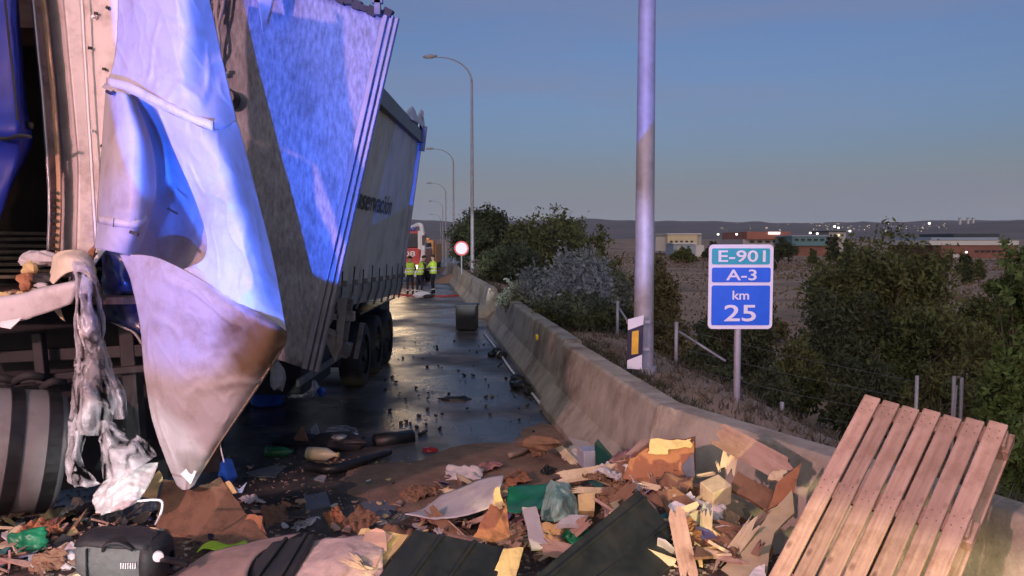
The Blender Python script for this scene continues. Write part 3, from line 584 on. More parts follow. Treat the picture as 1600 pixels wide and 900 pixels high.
# landing leg bracket with slotted holes
bk = MB(); dl = 8.9
def bq(pts, th=.06): bk.prism([P(px, py, dl) for px, py in pts], th, (0, th, 0))
bq([(512, 466), (522, 466), (520, 500), (506, 520)]); bq([(528, 466), (541, 466), (533, 540), (523, 566)]); bq([(520, 466), (530, 466), (529, 472), (519, 472)]); bq([(515, 490), (529, 492), (528, 500), (513, 500)]); bq([(508, 512), (527, 518), (525, 528), (504, 524)]); bq([(506, 522), (526, 526), (523, 566), (514, 546)])
bk.build('leg_bracket', mat('pale_grey_steel', (.30, .29, .27), .55, .2, var=.2, dirt=(.10, .08, .06), dscale=5, damt=.6), tr)
lg = MB().bar(P(546, 466, 9.4), P(535, 540, 9.4), .10, .10).bar(P(540, 535, 9.4), P(534, 556, 9.4), .22, .16).build('landing_leg', M_chas, tr, bevel=.01)
MB().box(P(546, 494, 9.35), (.13, .1, .12)).build('gearbox', mat('pale_grey_steel', (.3, .29, .27)), lg, bevel=.01)
MB().bar(P(566, 505, 9.7), P(556, 560, 9.7), .07, .05).build('stay', M_chas, tr)
def wheel(parent, c, r=.5, w_=.3):
    c = Vector(c); ty = MB()
    prof = [(-.5, .62), (-.5, .93), (-.42, 1.0), (.42, 1.0), (.5, .93), (.5, .62)]; rows = []
    for (o_, q_) in prof: rows.append([c + Vector((o_ * w_, math.cos(2 * math.pi * k / 32) * r * q_, math.sin(2 * math.pi * k / 32) * r * q_)) for k in range(33)])
    tyre = ty.grid(rows).build('wheel', M_rubber, parent, True)
    MB().tube([c + Vector((.30 * w_, 0, 0)), c + Vector((.36 * w_, 0, 0))], r * .6, 24).tube([c + Vector((.2 * w_, 0, 0)), c + Vector((.52 * w_, 0, 0))], r * .2, 14).build('rim', M_dark, tyre)
    mb_ = MB()
    for k in range(8): a = k * math.pi / 4; mb_.tube([c + Vector((.36 * w_, math.cos(a) * r * .34, math.sin(a) * r * .34)), c + Vector((.45 * w_, math.cos(a) * r * .34, math.sin(a) * r * .34))], r * .05, 6)
    mb_.build('wheel_nuts', M_dark, tyre)['kind'] = 'stuff'
    return tyre
for y_ in (12.4, 13.6, 14.8):
    for x_ in (-2.55, -4.3): wheel(tr, (x_, y_, .52), .52, .34)
    MB().tube([(-4.3, y_, .52), (-2.4, y_, .52)], .07, 8).build('axle', M_dark, tr)
    MB().box((-2.55, y_, 1.22), (.42, 1.15, .03)).build('mudguard', M_black, tr, bevel=.01)
for y_, l_ in ((10.4, 1.5), (12.2, .9), (16.0, 1.2)): MB().box((-3.4, y_, .85), (1.5, l_, .9)).build('added_dark_box', M_dark, tr, bevel=.03)  # dark boxes added to hide the bright road and deepen the shade
MB().box((-2.62, 10.6, .95), (.05, 2.6, .10)).build('side_guard', M_chas, tr, bevel=.01); MB().box((-2.62, 10.6, .62), (.05, 2.6, .10)).build('side_guard', M_chas, tr, bevel=.01)
# loose front wall, twisted
BR_, TR_ = P(488, 578, 6.7), P(614, 26, 6.7); TL_, BL_ = P(262, -85, 6.95), P(205, 488, 6.95)
g = [[BL_.lerp(BR_, j / 40).lerp(TL_.lerp(TR_, j / 40), i / 40) + Vector((0, -1, 0)) * (.03 * noise.noise((j * .12, i * .1, 2)) + .012 * noise.noise((j * .4, i * .3, 4))) for j in range(41)] for i in range(41)]
fw = MB().grid(g).build('front_wall', M_bulk, tr, True, solid=.05)
er = (TR_ - BR_); el = (TR_ - TL_).normalized()
for k, (o_, wd) in enumerate(((-.055, .05), (.0, .035), (.045, .03))):
    MB().bar(BR_ + el * o_ + Vector((0, -.05 + .02 * k, 0)), TR_ + el * o_ + Vector((0, -.05 + .02 * k, 0)), wd, .05, side=el).build('edge_rail', mat('edge_rail_metal', (.22, .22, .25), .5, .3, var=.12), fw, bevel=.006)
tb = MB(); n_ = 30
for k in range(n_): a = TL_.lerp(TR_, k / n_); b_ = TL_.lerp(TR_, (k + 1.02) / n_); s_ = random.uniform(-.02, .02); tb.bar(a + Vector((0, -.05, s_)), b_ + Vector((0, -.05, s_ + random.uniform(-.015, .015))), .06, .06 + random.uniform(-.02, .03))
tb.build('top_rail', M_dark, fw)
c = P(590, 12, 6.6); MB().box(c, (.05, .05, .12)).box(c + Vector((0, 0, .05)), (.09, .05, .03)).build('latch', M_chas, fw)
c = P(358, 155, 6.75); cp = MB().tube([c + Vector((0, .05, 0)), c + Vector((0, -.10, 0))], .085, 18).build('coupling', M_black, fw, bevel=.01); MB().tube([c + Vector((0, -.10, 0)), c + Vector((0, -.12, 0))], .05, 14).build('cap', M_dark, cp)
for pp in (((345, -30), (338, 20), (343, 70), (333, 90)), ((352, -30), (347, 15), (336, 60), (332, 100)), ((330, -30), (336, 10), (332, 30))): MB().tube(cr([P(x_, y_, 6.7) for x_, y_ in pp], 14), .016, 7).build('hose', M_galv, fw, True)
for px, py in ((330, 12), (336, 5), (324, 3), (348, 108), (344, 113)): MB().box(P(px, py, 6.72), (.05, .06, .035)).build('bracket', M_chas, fw, bevel=.008)
fl = sheet('flap', [[(400, -30, 6.45), (432, -30, 6.5)], [(403, 5, 6.42), (426, 5, 6.5)], [(408, 35, 6.4), (417, 35, 6.5)], [(410, 49, 6.42), (413, 49, 6.46)]], M_tarp, fw, nu=8, nv=10)

# ------------------------------------------------------------------ the nearer crushed lorry
lo = thing('crushed_lorry', 'crushed white box lorry with open side, blue cab corner and fuel tank', 'lorry', (-3.6, 6.2, 0))
def strip(pts_l, pts_r, d0, d1, name, m, th=.02): return MB().grid(loft([[(a[0], a[1], d0), (b_[0], b_[1], d1)] for a, b_ in zip(pts_l, pts_r)], 8, 26, .012, 2.5)).build(name, m, lo, True, solid=th)
e0 = [(44, -60), (52, 20), (63, 130), (72, 240), (76, 330), (74, 395)]; e1 = [(58, -60), (69, 20), (80, 130), (89, 240), (91, 330), (89, 395)]
e2 = [(94, -60), (102, 20), (112, 130), (122, 240), (122, 330), (121, 395)]; e3 = [(123, -60), (128, 20), (134, 130), (141, 240), (146, 330), (150, 395)]; e4 = [(215, -60), (215, 20), (210, 130), (205, 240), (200, 330), (190, 395)]
M_wall2 = mat('shaded_wall_panel', (.50, .44, .42), .5, var=.06, dirt=(.22, .15, .12), dscale=5, damt=.5)  # darker copy of the white wall, shade put into its colour
strip(e0, e1, 5.85, 5.95, 'corner_post', mat('worn_post', (.33, .25, .22), .6, var=.25, dirt=(.08, .06, .06), dscale=7, damt=.8), .02)
strip([(a - 1, b_) for a, b_ in e1], [(a + 3.5, b_) for a, b_ in e1], 5.90, 5.88, 'edge_strip', mat('orange_edge', (.55, .36, .22), .6, var=.25, scale=8), .02)
strip(e0, [(a + 2.2, b_) for a, b_ in e0], 5.84, 5.83, 'edge_strip', M_alu, .015)
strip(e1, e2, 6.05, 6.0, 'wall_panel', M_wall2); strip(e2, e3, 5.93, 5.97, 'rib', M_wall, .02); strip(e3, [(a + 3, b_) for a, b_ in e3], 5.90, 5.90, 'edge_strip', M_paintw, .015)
wp = strip(e3, e4, 6.0, 5.95, 'wall_panel', M_wall)
for px, py in ((146, 26), (150, 21), (141, 75), (163, 108), (168, 12), (160, 228), (170, 180), (146, 205)): MB().box(P(px, py, 5.94), (.02, .02, .025), Matrix.Rotation(random.uniform(0, 2), 3, 'Y')).build('chip', M_paintw if py % 3 else M_dark, wp)
rv = MB()
for k in range(9): rv.tube([P(84 - k * .1, 300 + 11 * k, 5.86), P(84 - k * .1, 300 + 11 * k, 5.82)], .012, 8)
rv.build('rivets', M_dark, lo)['kind'] = 'stuff'
# blue cab corner at the left edge
M_cab = mat('blue_cab_paint', (.010, .026, .26), .5, var=.25, scale=3, coat=.0, spec=.25, dirt=(.02, .02, .03), dscale=3, damt=.5)
sheet('cab_panel', [[(-330, -60, 5.65), (-10, -60, 5.60), (14, -60, 5.70), (22, -60, 5.95)], [(-330, 60, 5.65), (-10, 60, 5.57), (22, 60, 5.67), (32, 60, 5.95)], [(-330, 160, 5.65), (-10, 165, 5.55), (30, 165, 5.67), (40, 165, 5.95)], [(-330, 205, 5.63), (-10, 205, 5.50), (32, 200, 5.60), (49, 208, 5.85)], [(-330, 240, 5.70), (-10, 240, 5.60), (30, 240, 5.65), (46, 232, 5.90)], [(-330, 330, 5.70), (-25, 325, 5.60), (0, 312, 5.70), (14, 296, 5.90)], [(-330, 380, 5.75), (-40, 370, 5.65), (-22, 350, 5.70), (-10, 335, 5.90)]], M_cab, lo, nu=22, nv=40, amp=.02, sc=5, th=.015)
MB().tube(cr([P(x_, y_, 5.53) for x_, y_ in ((6, -20), (14, 60), (22, 130), (28, 200))], 12), .008, 6).build('panel_seam', M_black, lo)
MB().tube(cr([P(x_, y_, 5.46) for x_, y_ in ((-10, 214), (10, 217), (30, 212), (48, 214))], 12), .014, 6).build('panel_crease', M_black, lo); MB().box(P(44, 196, 5.7), (.06, .05, .05)).build('clip', M_black, lo, bevel=.01)
# gutted inside; its darkness is put into the back wall's near-black colour
MB().add([P(-250, -150, 8.2), P(330, -150, 8.2), P(330, 560, 8.2), P(-250, 560, 8.2)], [(0, 1, 2, 3)]).build('inner_wall', mat('inside_painted_shade', (.006, .0055, .0045), .9, spec=.05, var=.4, scale=3), lo, solid=.03)
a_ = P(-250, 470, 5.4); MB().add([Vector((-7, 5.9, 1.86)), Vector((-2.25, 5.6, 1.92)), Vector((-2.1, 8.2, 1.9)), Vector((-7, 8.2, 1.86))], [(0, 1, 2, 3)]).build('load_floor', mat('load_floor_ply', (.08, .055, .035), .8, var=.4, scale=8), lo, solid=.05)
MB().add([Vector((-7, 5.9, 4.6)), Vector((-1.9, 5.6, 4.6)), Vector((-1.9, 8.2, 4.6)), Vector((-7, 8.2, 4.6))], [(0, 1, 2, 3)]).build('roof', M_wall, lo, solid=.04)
# bent floor edge beam
sheet('floor_beam', [[(-330, 500, 5.5), (0, 466, 5.5), (60, 453, 5.48), (118, 441, 5.45)], [(-330, 503, 5.42), (0, 469, 5.42), (60, 457, 5.4), (120, 444, 5.38)], [(-330, 532, 5.42), (0, 490, 5.42), (60, 477, 5.4), (119, 458, 5.4)], [(-330, 548, 5.44), (0, 506, 5.43), (60, 492, 5.42), (112, 474, 5.42)]], mat('white_beam', (.62, .58, .58), .45, var=.06, dirt=(.2, .15, .14), dscale=4, damt=.5), lo, nu=24, nv=12, amp=.006, th=.03)
MB().prism([P(0, 503, 5.38), P(34, 497, 5.38), P(16, 514, 5.36), P(0, 511, 5.36)], .008).build('torn_lip', M_paintw, lo)
MB().prism([P(82, 482, 5.6), P(90, 476, 5.6), P(101, 502, 5.55), P(94, 497, 5.55)], .02).build('splinter', M_woodp, lo)
# underside: black plate added as the shade behind, frame members and tank
MB().add([P(-200, 490, 6.7), P(360, 470, 6.7), P(345, 735, 6.7), P(-200, 800, 6.7)], [(0, 1, 2, 3)]).build('shade_plate', mat('black_painted_shade', (.010, .010, .011), .8, var=.4), lo, solid=.05)
for k, (px0, py0, px1, py1, d, wd) in enumerate(((-50, 560, 260, 545, 6.3, .10), (-30, 600, 230, 575, 6.2, .06), (200, 500, 215, 700, 6.3, .12), (60, 520, 70, 620, 6.1, .08))): MB().bar(P(px0, py0, d), P(px1, py1, d), wd, wd).build('frame_member', M_dark, lo, bevel=.01)
MB().tube(cr([P(x_, y_, 6.1) for x_, y_ in ((170, 500), (195, 512), (210, 520), (224, 540))], 14), .012, 6).build('cable', M_galv, lo, True)
# dark blue torn panel beside the tarpaulin
sheet('blue_panel', [[(160, 388, 6.0), (185, 395, 5.95), (225, 402, 6.0)], [(158, 430, 6.05), (190, 440, 5.9), (226, 450, 6.0)], [(158, 475, 6.1), (195, 480, 5.95), (228, 500, 6.0)], [(165, 500, 6.1), (200, 512, 6.0), (232, 530, 6.0)]], mat('dark_blue_sheet', (.012, .022, .075), .25, var=.5, scale=5), lo, nu=16, nv=16, amp=.05, sc=5)
MB().bar(P(146, 412, 5.9), P(163, 388, 5.9), .02, .03).build('panel_edge', M_paintw, lo)
MB().prism([P(138, 392, 5.8), P(150, 380, 5.82), P(143, 412, 5.75), P(136, 405, 5.75)], .02).build('broken_board', M_cardo, lo)
# fuel tank
ta, tb_ = P(-330, 705, 4.75), P(86, 703, 5.62); ax = (tb_ - ta).normalized(); r0 = .44
pts = [ta, tb_ - ax * .05, tb_ - ax * .02, tb_ + ax * .02, tb_ + ax * .03]; M_tank = mat('tank_aluminium', (.22, .22, .215), .62, .15, var=.12, scale=3, dirt=(.10, .09, .08), dscale=2, damt=.6)
ft = MB().tube(pts, [r0, r0, r0 * .985, r0 * .92, r0 * .7], 48).build('fuel_tank', M_tank, lo, True)
for px in (-95, 2, 67):
    u = (px + 330) / 416; c = ta.lerp(tb_, u); st = MB().tube([c - ax * .046, c - ax * .040, c + ax * .040, c + ax * .046], [r0 * .97, r0 + .014, r0 + .014, r0 * .97], 48, False).build('strap', M_black, ft, False)
MB().tube([P(40, 612, 5.6), P(40, 606, 5.6)], .09, 20).build('filler_cap', M_black, ft, bevel=.01)
for k, (px0, py0, px1, py1) in enumerate(((-40, 602, 30, 596), (60, 612, 100, 598), (15, 600, 70, 590))): MB().tube(cr([P(px0, py0, 5.7), P((px0 + px1) / 2, (py0 + py1) / 2 - 8, 5.6), P(px1, py1, 5.7)], 8), .03, 8).build('hose', M_rubber, lo, True)
# load left inside, stacked boards far back
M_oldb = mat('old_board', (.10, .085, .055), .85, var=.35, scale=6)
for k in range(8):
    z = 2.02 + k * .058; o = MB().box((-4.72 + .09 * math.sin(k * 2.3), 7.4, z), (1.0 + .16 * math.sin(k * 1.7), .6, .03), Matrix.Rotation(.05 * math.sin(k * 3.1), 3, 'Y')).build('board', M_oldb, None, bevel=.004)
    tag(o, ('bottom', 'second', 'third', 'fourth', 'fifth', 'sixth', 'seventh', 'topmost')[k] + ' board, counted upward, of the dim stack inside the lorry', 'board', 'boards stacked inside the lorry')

# ------------------------------------------------------------------ torn tarpaulin hanging off the crushed lorry
tp = thing('torn_tarpaulin', 'big torn white tarpaulin folded and hanging down in front of the lorry', 'tarpaulin', P(285, 765, 5.2))
sheet('upper_sheet', [[(190, -80, 5.45), (225, -80, 5.2), (280, -80, 5.05), (318, -80, 5.3)], [(186, -10, 5.45), (225, -10, 5.2), (283, -10, 5.04), (326, -10, 5.28)], [(183, 60, 5.42), (225, 62, 5.2), (288, 62, 5.03), (341, 62, 5.3)], [(174, 112, 5.36), (222, 118, 5.18), (285, 130, 5.03), (355, 125, 5.27)], [(160, 137, 5.25), (205, 147, 5.13), (250, 172, 5.05), (330, 203, 5.0), (370, 190, 5.27)]], M_tarp, tp, nu=90, nv=90, amp=.018, sc=2.6, crease=.015)
sheet('right_sheet', [[(245, 168, 5.06), (290, 188, 5.0), (330, 203, 4.99), (370, 190, 5.27)], [(272, 235, 5.06), (310, 240, 4.97), (350, 245, 4.97), (386, 245, 5.27)], [(306, 315, 5.04), (340, 312, 4.95), (372, 315, 4.97), (404, 315, 5.25)], [(323, 372, 5.02), (352, 376, 4.94), (390, 382, 4.95), (422, 385, 5.22)], [(318, 405, 5.01), (358, 425, 4.93), (402, 440, 4.92), (436, 452, 5.14)], [(285, 422, 5.0), (335, 452, 4.92), (395, 487, 4.88), (447, 519, 4.98)]], M_tarp, tp, nu=80, nv=110, amp=.016, sc=2.4, seed=3, crease=.013)
sheet('inner_fold', [[(203, 146, 5.3), (225, 155, 5.35), (258, 176, 5.15)], [(228, 210, 5.5), (256, 228, 5.75), (305, 262, 5.35)], [(232, 290, 5.55), (272, 312, 5.9), (350, 335, 5.4)], [(208, 392, 5.45), (268, 412, 5.75), (345, 440, 5.3)], [(206, 405, 5.4), (262, 430, 5.6), (330, 460, 5.25)]], M_tarp, tp, nu=36, nv=44, amp=.012, seed=5, crease=.01)
ls = sheet('left_curl', [[(166, 140, 5.3), (183, 143, 5.12), (200, 147, 5.12), (213, 158, 5.3)], [(160, 220, 5.34), (185, 218, 5.08), (218, 215, 5.06), (236, 220, 5.3)], [(154, 300, 5.34), (180, 300, 5.06), (220, 298, 5.04), (244, 275, 5.32)], [(152, 345, 5.34), (178, 348, 5.06), (215, 352, 5.05), (240, 320, 5.3)], [(148, 388, 5.3), (170, 392, 5.1), (195, 398, 5.1), (213, 404, 5.22)]], M_tarp, tp, nu=50, nv=60, amp=.008, seed=6, crease=.008)
low = sheet('lower_fold', [[(188, 398, 5.17), (235, 400, 5.05), (280, 418, 4.97), (360, 464, 4.9), (425, 502, 4.86), (448, 518, 4.99)], [(205, 440, 5.17), (245, 440, 5.0), (300, 455, 4.91), (365, 488, 4.86), (422, 514, 4.84), (447, 533, 4.99)], [(218, 500, 5.17), (250, 500, 5.02), (300, 510, 4.94), (350, 528, 4.89), (406, 553, 4.88), (434, 558, 4.99)], [(225, 570, 5.18), (255, 570, 5.05), (290, 580, 4.97), (325, 595, 4.94), (372, 613, 4.94), (394, 620, 5.02)], [(237, 650, 5.22), (262, 650, 5.1), (285, 655, 5.04), (310, 665, 5.01), (337, 678, 5.01), (351, 682, 5.07)], [(262, 725, 5.25), (275, 728, 5.2), (288, 732, 5.15), (298, 735, 5.12), (308, 735, 5.12), (316, 736, 5.16)], [(277, 759, 5.28), (282, 763, 5.25), (286, 765, 5.22), (292, 765, 5.2), (298, 762, 5.2), (304, 757, 5.2)]], M_tarpdirty, tp, nu=110, nv=120, amp=.012, sc=3.2, seed=8, crease=.014)
c = P(425, 540, 4.9) - rootloc(tp); stain(M_tarpdirty, c, .40, (.12, .07, .03), .95)
c = P(300, 730, 5.1) - rootloc(tp); stain(M_tarpdirty, c, .12, (.16, .13, .11), .7)
# hems: welded bands, with stitching pieces
def hem(pts, wd, name='hem'): return sheet(name, [[(x_, y_ - wd / 2, d - .012) for x_, y_, d in pts], [(x_, y_ + wd / 2, d - .016) for x_, y_, d in pts]], mat('hem_band', (.60, .56, .54), .5, var=.12, dirt=(.25, .18, .12), dscale=6, damt=.6), tp, nu=24, nv=3, th=.004)
hem([(166, 128, 5.27), (205, 138, 5.12), (250, 161, 5.04), (300, 185, 5.0), (333, 197, 4.99)], 15); hem([(153, 343, 5.28), (178, 347, 5.05), (212, 350, 5.04), (230, 340, 5.16)], 11)
for px in (178, 196, 212): MB().bar(P(px, 341, 5.03), P(px - 1, 355, 5.03), .008, .004).build('stitch', M_chas, tp)
sheet('edge_hem', [[(434, 556, 4.975), (394, 618, 4.995), (352, 680, 5.045), (318, 734, 5.13)], [(440, 545, 4.965), (400, 605, 4.985), (358, 668, 5.03), (322, 722, 5.12)]][::-1], mat('grimy_hem', (.32, .25, .19), .6, var=.25, scale=10, dirt=(.12, .08, .05), dscale=5, damt=.7), tp, nu=30, nv=4, th=.006)
MB().prism([P(282, 741, 5.14), P(292, 731, 5.12), P(307, 737, 5.1), P(298, 757, 5.13)], .004).build('patch', M_paintw, tp)
MB().tube(cr([P(x_, y_, 5.1) for x_, y_ in ((166, 142), (174, 146), (179, 143))], 8), .012, 6).build('eyelet', M_dark, tp); MB().tube(cr([P(x_, y_, 5.1) for x_, y_ in ((343, 684), (345, 700), (350, 722))], 8), .004, 5).build('cord', M_paintw, tp); MB().tube(cr([P(x_, y_, 5.28) for x_, y_ in ((262, 325), (270, 330), (278, 334))], 6), .008, 5).build('cord', M_black, tp)
MB().bar(P(203, 362, 5.03), P(216, 367, 5.03), .02, .02).build('buckle', M_dark, tp)

# ------------------------------------------------------------------ plastic film and lumps on the floor edge
M_film = mat('clear_film', (.72, .70, .76), .22, var=.1, scale=7, alpha=.2, bump=.6, bscale=12, spec=.8, rvar=.12)
M_film2 = mat('foggy_film', (.75, .74, .76), .3, var=.1, scale=6, alpha=.26, bump=.5, bscale=9, spec=.9, rvar=.1)
fm = thing('plastic_film', 'crumpled clear plastic film hanging from the lorry floor edge to the ground', 'plastic film', P(170, 765, 5.2))
sheet('hanging_sheet', [[(86, 425, 5.62), (110, 405, 5.5), (135, 405, 5.5), (150, 418, 5.55)], [(116, 450, 5.4), (128, 440, 5.3), (145, 445, 5.3), (156, 455, 5.42)], [(116, 510, 5.38), (130, 505, 5.24), (148, 505, 5.24), (164, 500, 5.4)], [(118, 560, 5.38), (135, 560, 5.22), (155, 560, 5.26), (167, 545, 5.4)], [(112, 615, 5.36), (135, 615, 5.2), (160, 615, 5.26), (185, 610, 5.4)], [(106, 680, 5.34), (130, 680, 5.18), (155, 680, 5.24), (175, 665, 5.36)]], M_film2, fm, nu=36, nv=60, amp=.03, sc=7, seed=2, th=.003, crease=.05)
sheet('left_tail', [[(106, 670, 5.34), (120, 672, 5.2), (138, 670, 5.28)], [(104, 720, 5.3), (116, 720, 5.14), (128, 716, 5.2)], [(108, 752, 5.26), (130, 755, 5.1), (155, 752, 5.15)], [(118, 758, 5.22), (140, 760, 5.1), (168, 754, 5.15)]], M_film2, fm, nu=22, nv=26, amp=.03, sc=8, seed=4, th=.003, crease=.05)
sheet('right_tail', [[(150, 662, 5.3), (165, 655, 5.22), (186, 660, 5.3)], [(158, 700, 5.25), (178, 690, 5.12), (205, 672, 5.3)], [(160, 735, 5.2), (195, 715, 5.05), (232, 690, 5.25)], [(165, 760, 5.2), (210, 735, 5.05), (245, 712, 5.2)]], M_film2, fm, nu=24, nv=28, amp=.03, sc=8, seed=9, th=.003, crease=.06)
sheet('ground_pile', [[(150, 800, 4.95), (185, 798, 4.85), (215, 785, 4.9)], [(150, 775, 5.1), (190, 760, 4.95), (235, 755, 5.05)], [(165, 750, 5.25), (205, 728, 5.15), (250, 720, 5.25)]], mat('white_film_heap', (.78, .78, .76), .35, var=.1, alpha=.85, bump=.8, bscale=12), fm, nu=30, nv=30, amp=.06, sc=9, seed=14, th=.003, crease=.06)
sheet('loose_strip', [[(163, 575, 5.42), (172, 590, 5.36), (180, 585, 5.42)], [(176, 620, 5.42), (188, 625, 5.34), (196, 615, 5.42)], [(178, 655, 5.42), (192, 655, 5.34), (198, 650, 5.42)]], M_film, fm, nu=10, nv=20, amp=.03, sc=8, seed=5, th=.003)
fo = thing('foam_wrap', 'lump of yellowish foam wrap on the lorry floor edge', 'packing foam', P(110, 440, 5.6))
sheet('lump', [[(78, 436, 5.65), (85, 400, 5.62), (110, 391, 5.6), (135, 396, 5.6), (148, 412, 5.62)], [(80, 440, 5.5), (92, 412, 5.46), (112, 402, 5.44), (134, 407, 5.46), (150, 424, 5.5)], [(84, 444, 5.46), (98, 430, 5.40), (114, 424, 5.38), (134, 428, 5.40), (150, 445, 5.45)]], mat('foam_yellow', (.72, .62, .46), .8, var=.12, bump=.5, bscale=14), fo, nu=30, nv=22, amp=.03, sc=9, th=.01)
def lump(name, label, cat, px, py, d, r, m, seed=0, sq=(1, 1, 1), facets=True):
    c = P(px, py, d); rows = []; rd = random.Random(seed)
    for i in range(8):
        th = math.pi * i / 7; row = []
        for j in range(11):
            ph = 2 * math.pi * (j % 10) / 10; u = Vector((math.sin(th) * math.cos(ph), math.sin(th) * math.sin(ph), math.cos(th)))
            k = 1 + .45 * noise.noise(u * 1.7 + Vector((seed * 3.1, 0, 0))); row.append(c + Vector((u.x * sq[0], u.y * sq[1], u.z * sq[2])) * r * k)
        rows.append(row)
    return tag(MB().grid(rows).build(name, m, None, not facets), label, cat)
lump('scrap', 'grey crumpled plastic scrap behind the foam wrap', 'scrap', 62, 405, 5.7, .11, M_paper, 3, (1.4, .8, .6)); lump('block', 'yellow broken block on the lorry floor edge', 'block', 47, 420, 5.6, .055, M_cardy, 5); lump('block', 'orange broken block on the lorry floor edge', 'block', 41, 440, 5.55, .06, M_cardo, 7); lump('scrap', 'dark crumpled scrap between the blocks and the foam', 'scrap', 70, 437, 5.6, .07, M_dark, 8, (1.5, 1, .8))
ORD = ('first', 'second', 'third', 'fourth', 'fifth', 'sixth', 'seventh', 'eighth', 'ninth', 'tenth', 'eleventh', 'twelfth', 'thirteenth', 'fourteenth')
for k in range(14):
    px = -2 + k * 5.6; o = lump('crumb', ORD[k] + ' rubble crumb from the left along the lorry floor edge', 'rubble', px, 464 - px * .28 - random.uniform(-3, 5), random.uniform(5.5, 5.7), random.uniform(.015, .04), random.choice([M_woodp, M_cardy, M_paper, M_card]), 20 + k, (1.5, 1, .6)); o['group'] = 'rubble crumbs on the lorry floor edge'
#@@PART4
# ------------------------------------------------------------------ sand spill on the road and the debris heap
def blob(cx, cy, rx, ry, seed, h, name, m, label, cat, rotz=0.0, n=56, rings=16):
    g = []
    for i in range(rings + 1):
        u = i / rings; row = []
        for j in range(n + 1):
            a = 2 * math.pi * (j % n) / n; k = 1 + .42 * noise.noise((math.cos(a) * 1.4, math.sin(a) * 1.4, seed)) + .16 * noise.noise((math.cos(a) * 5, math.sin(a) * 5, seed))
            x = math.cos(a) * rx * k * u; y = math.sin(a) * ry * k * u; X = cx + x * math.cos(rotz) - y * math.sin(rotz); Y = cy + x * math.sin(rotz) + y * math.cos(rotz)
            row.append(Vector((X, Y, .004 + h * (1 - u ** 3) * (.6 + .8 * noise.noise((X * 3, Y * 3, seed))) if u < 1 else .001)))
        g.append(row)
    return tag(MB().grid(g).build(name, m, None, True), label, cat, kind='stuff')
M_sand = mat('absorbent_sand', (.19, .12, .08), .95, col2=(.32, .21, .145), scale=5, detail=10, bump=.6, bscale=60)
blob(-.25, 7.75, 1.55, 1.0, 3, .03, 'sand_spill', M_sand, 'brown sand spread over the wet road before the heap', 'sand', R(25))
blob(.55, 8.9, .55, .75, 9, .025, 'sand_spill', M_sand, 'brown sand patch along the foot of the barrier', 'sand', R(5))
gx = [-5.5 + .07 * i for i in range(115)]; gy = [1.2 + .07 * i for i in range(115)]
M_heap = mat('rubble_heap', (.045, .03, .022), .9, col2=(.13, .085, .06), scale=14, detail=8, bump=.8, bscale=30, dirt=(.02, .016, .014), dscale=6, damt=.8)
tag(MB().grid([[Vector((x, y, min(heap(x, y), .95 if x < xb(y) else .2))) for x in gx] for y in gy]).build('rubble_heap', M_heap, None, True), 'dark mound of crushed load under the scattered debris', 'rubble', kind='stuff')
# ---- hand-placed wreckage
def plate(name, label, cat, pts, m, th=.012, group=None, bevel=0):
    o = MB().prism([P(*p) for p in pts], th).build(name, m, None, bevel=0); buckle(o, .35 * min(.05, th + .03)); return tag(o, label, cat, group)
def buckle(o, amp, cuts=5):
    """bend a flat piece a little, with soft dents"""
    import bmesh as BM
    bm = BM.new(); bm.from_mesh(o.data); big = [f for f in bm.faces if len(f.verts) > 4]; BM.ops.triangulate(bm, faces=bm.faces[:])
    for k_ in range(3):
        ed = [e for e in bm.edges if e.calc_length() > .05]
        if ed and len(bm.faces) < 2500: BM.ops.subdivide_edges(bm, edges=ed, cuts=1, use_grid_fill=True); BM.ops.triangulate(bm, faces=bm.faces[:])
    s_ = random.uniform(0, 50)
    for v in bm.verts:
        q = v.co * 5 + Vector((s_, 0, 0)); v.co += Vector((noise.noise(q), noise.noise(q + Vector((7, 0, 0))), noise.noise(q + Vector((0, 9, 0))))) * amp + Vector((noise.noise(q * 4), 0, noise.noise(q * 4 + Vector((3, 0, 0))))) * amp * .25
    bm.to_mesh(o.data); bm.free()
def hplate(name, label, cat, pts, m, th=.012, dz=.02, group=None):
    o = MB().prism([H(px, py, dz) for px, py in pts], th).build(name, m, None); return tag(o, label, cat, group)
def jag(pts, n=5, amp=5, edges=None, seed=1):
    """tear the listed edges of a pixel outline"""
    rd = random.Random(seed); out = []
    for i, p in enumerate(pts):
        q = pts[(i + 1) % len(pts)]; out.append(p)
        if edges is None or i in edges:
            for k in range(1, n):
                u = (k + rd.uniform(-.3, .3)) / n; out.append((p[0] + (q[0] - p[0]) * u + rd.uniform(-amp, amp), p[1] + (q[1] - p[1]) * u + rd.uniform(-amp, amp), p[2] + (q[2] - p[2]) * u))
    return out
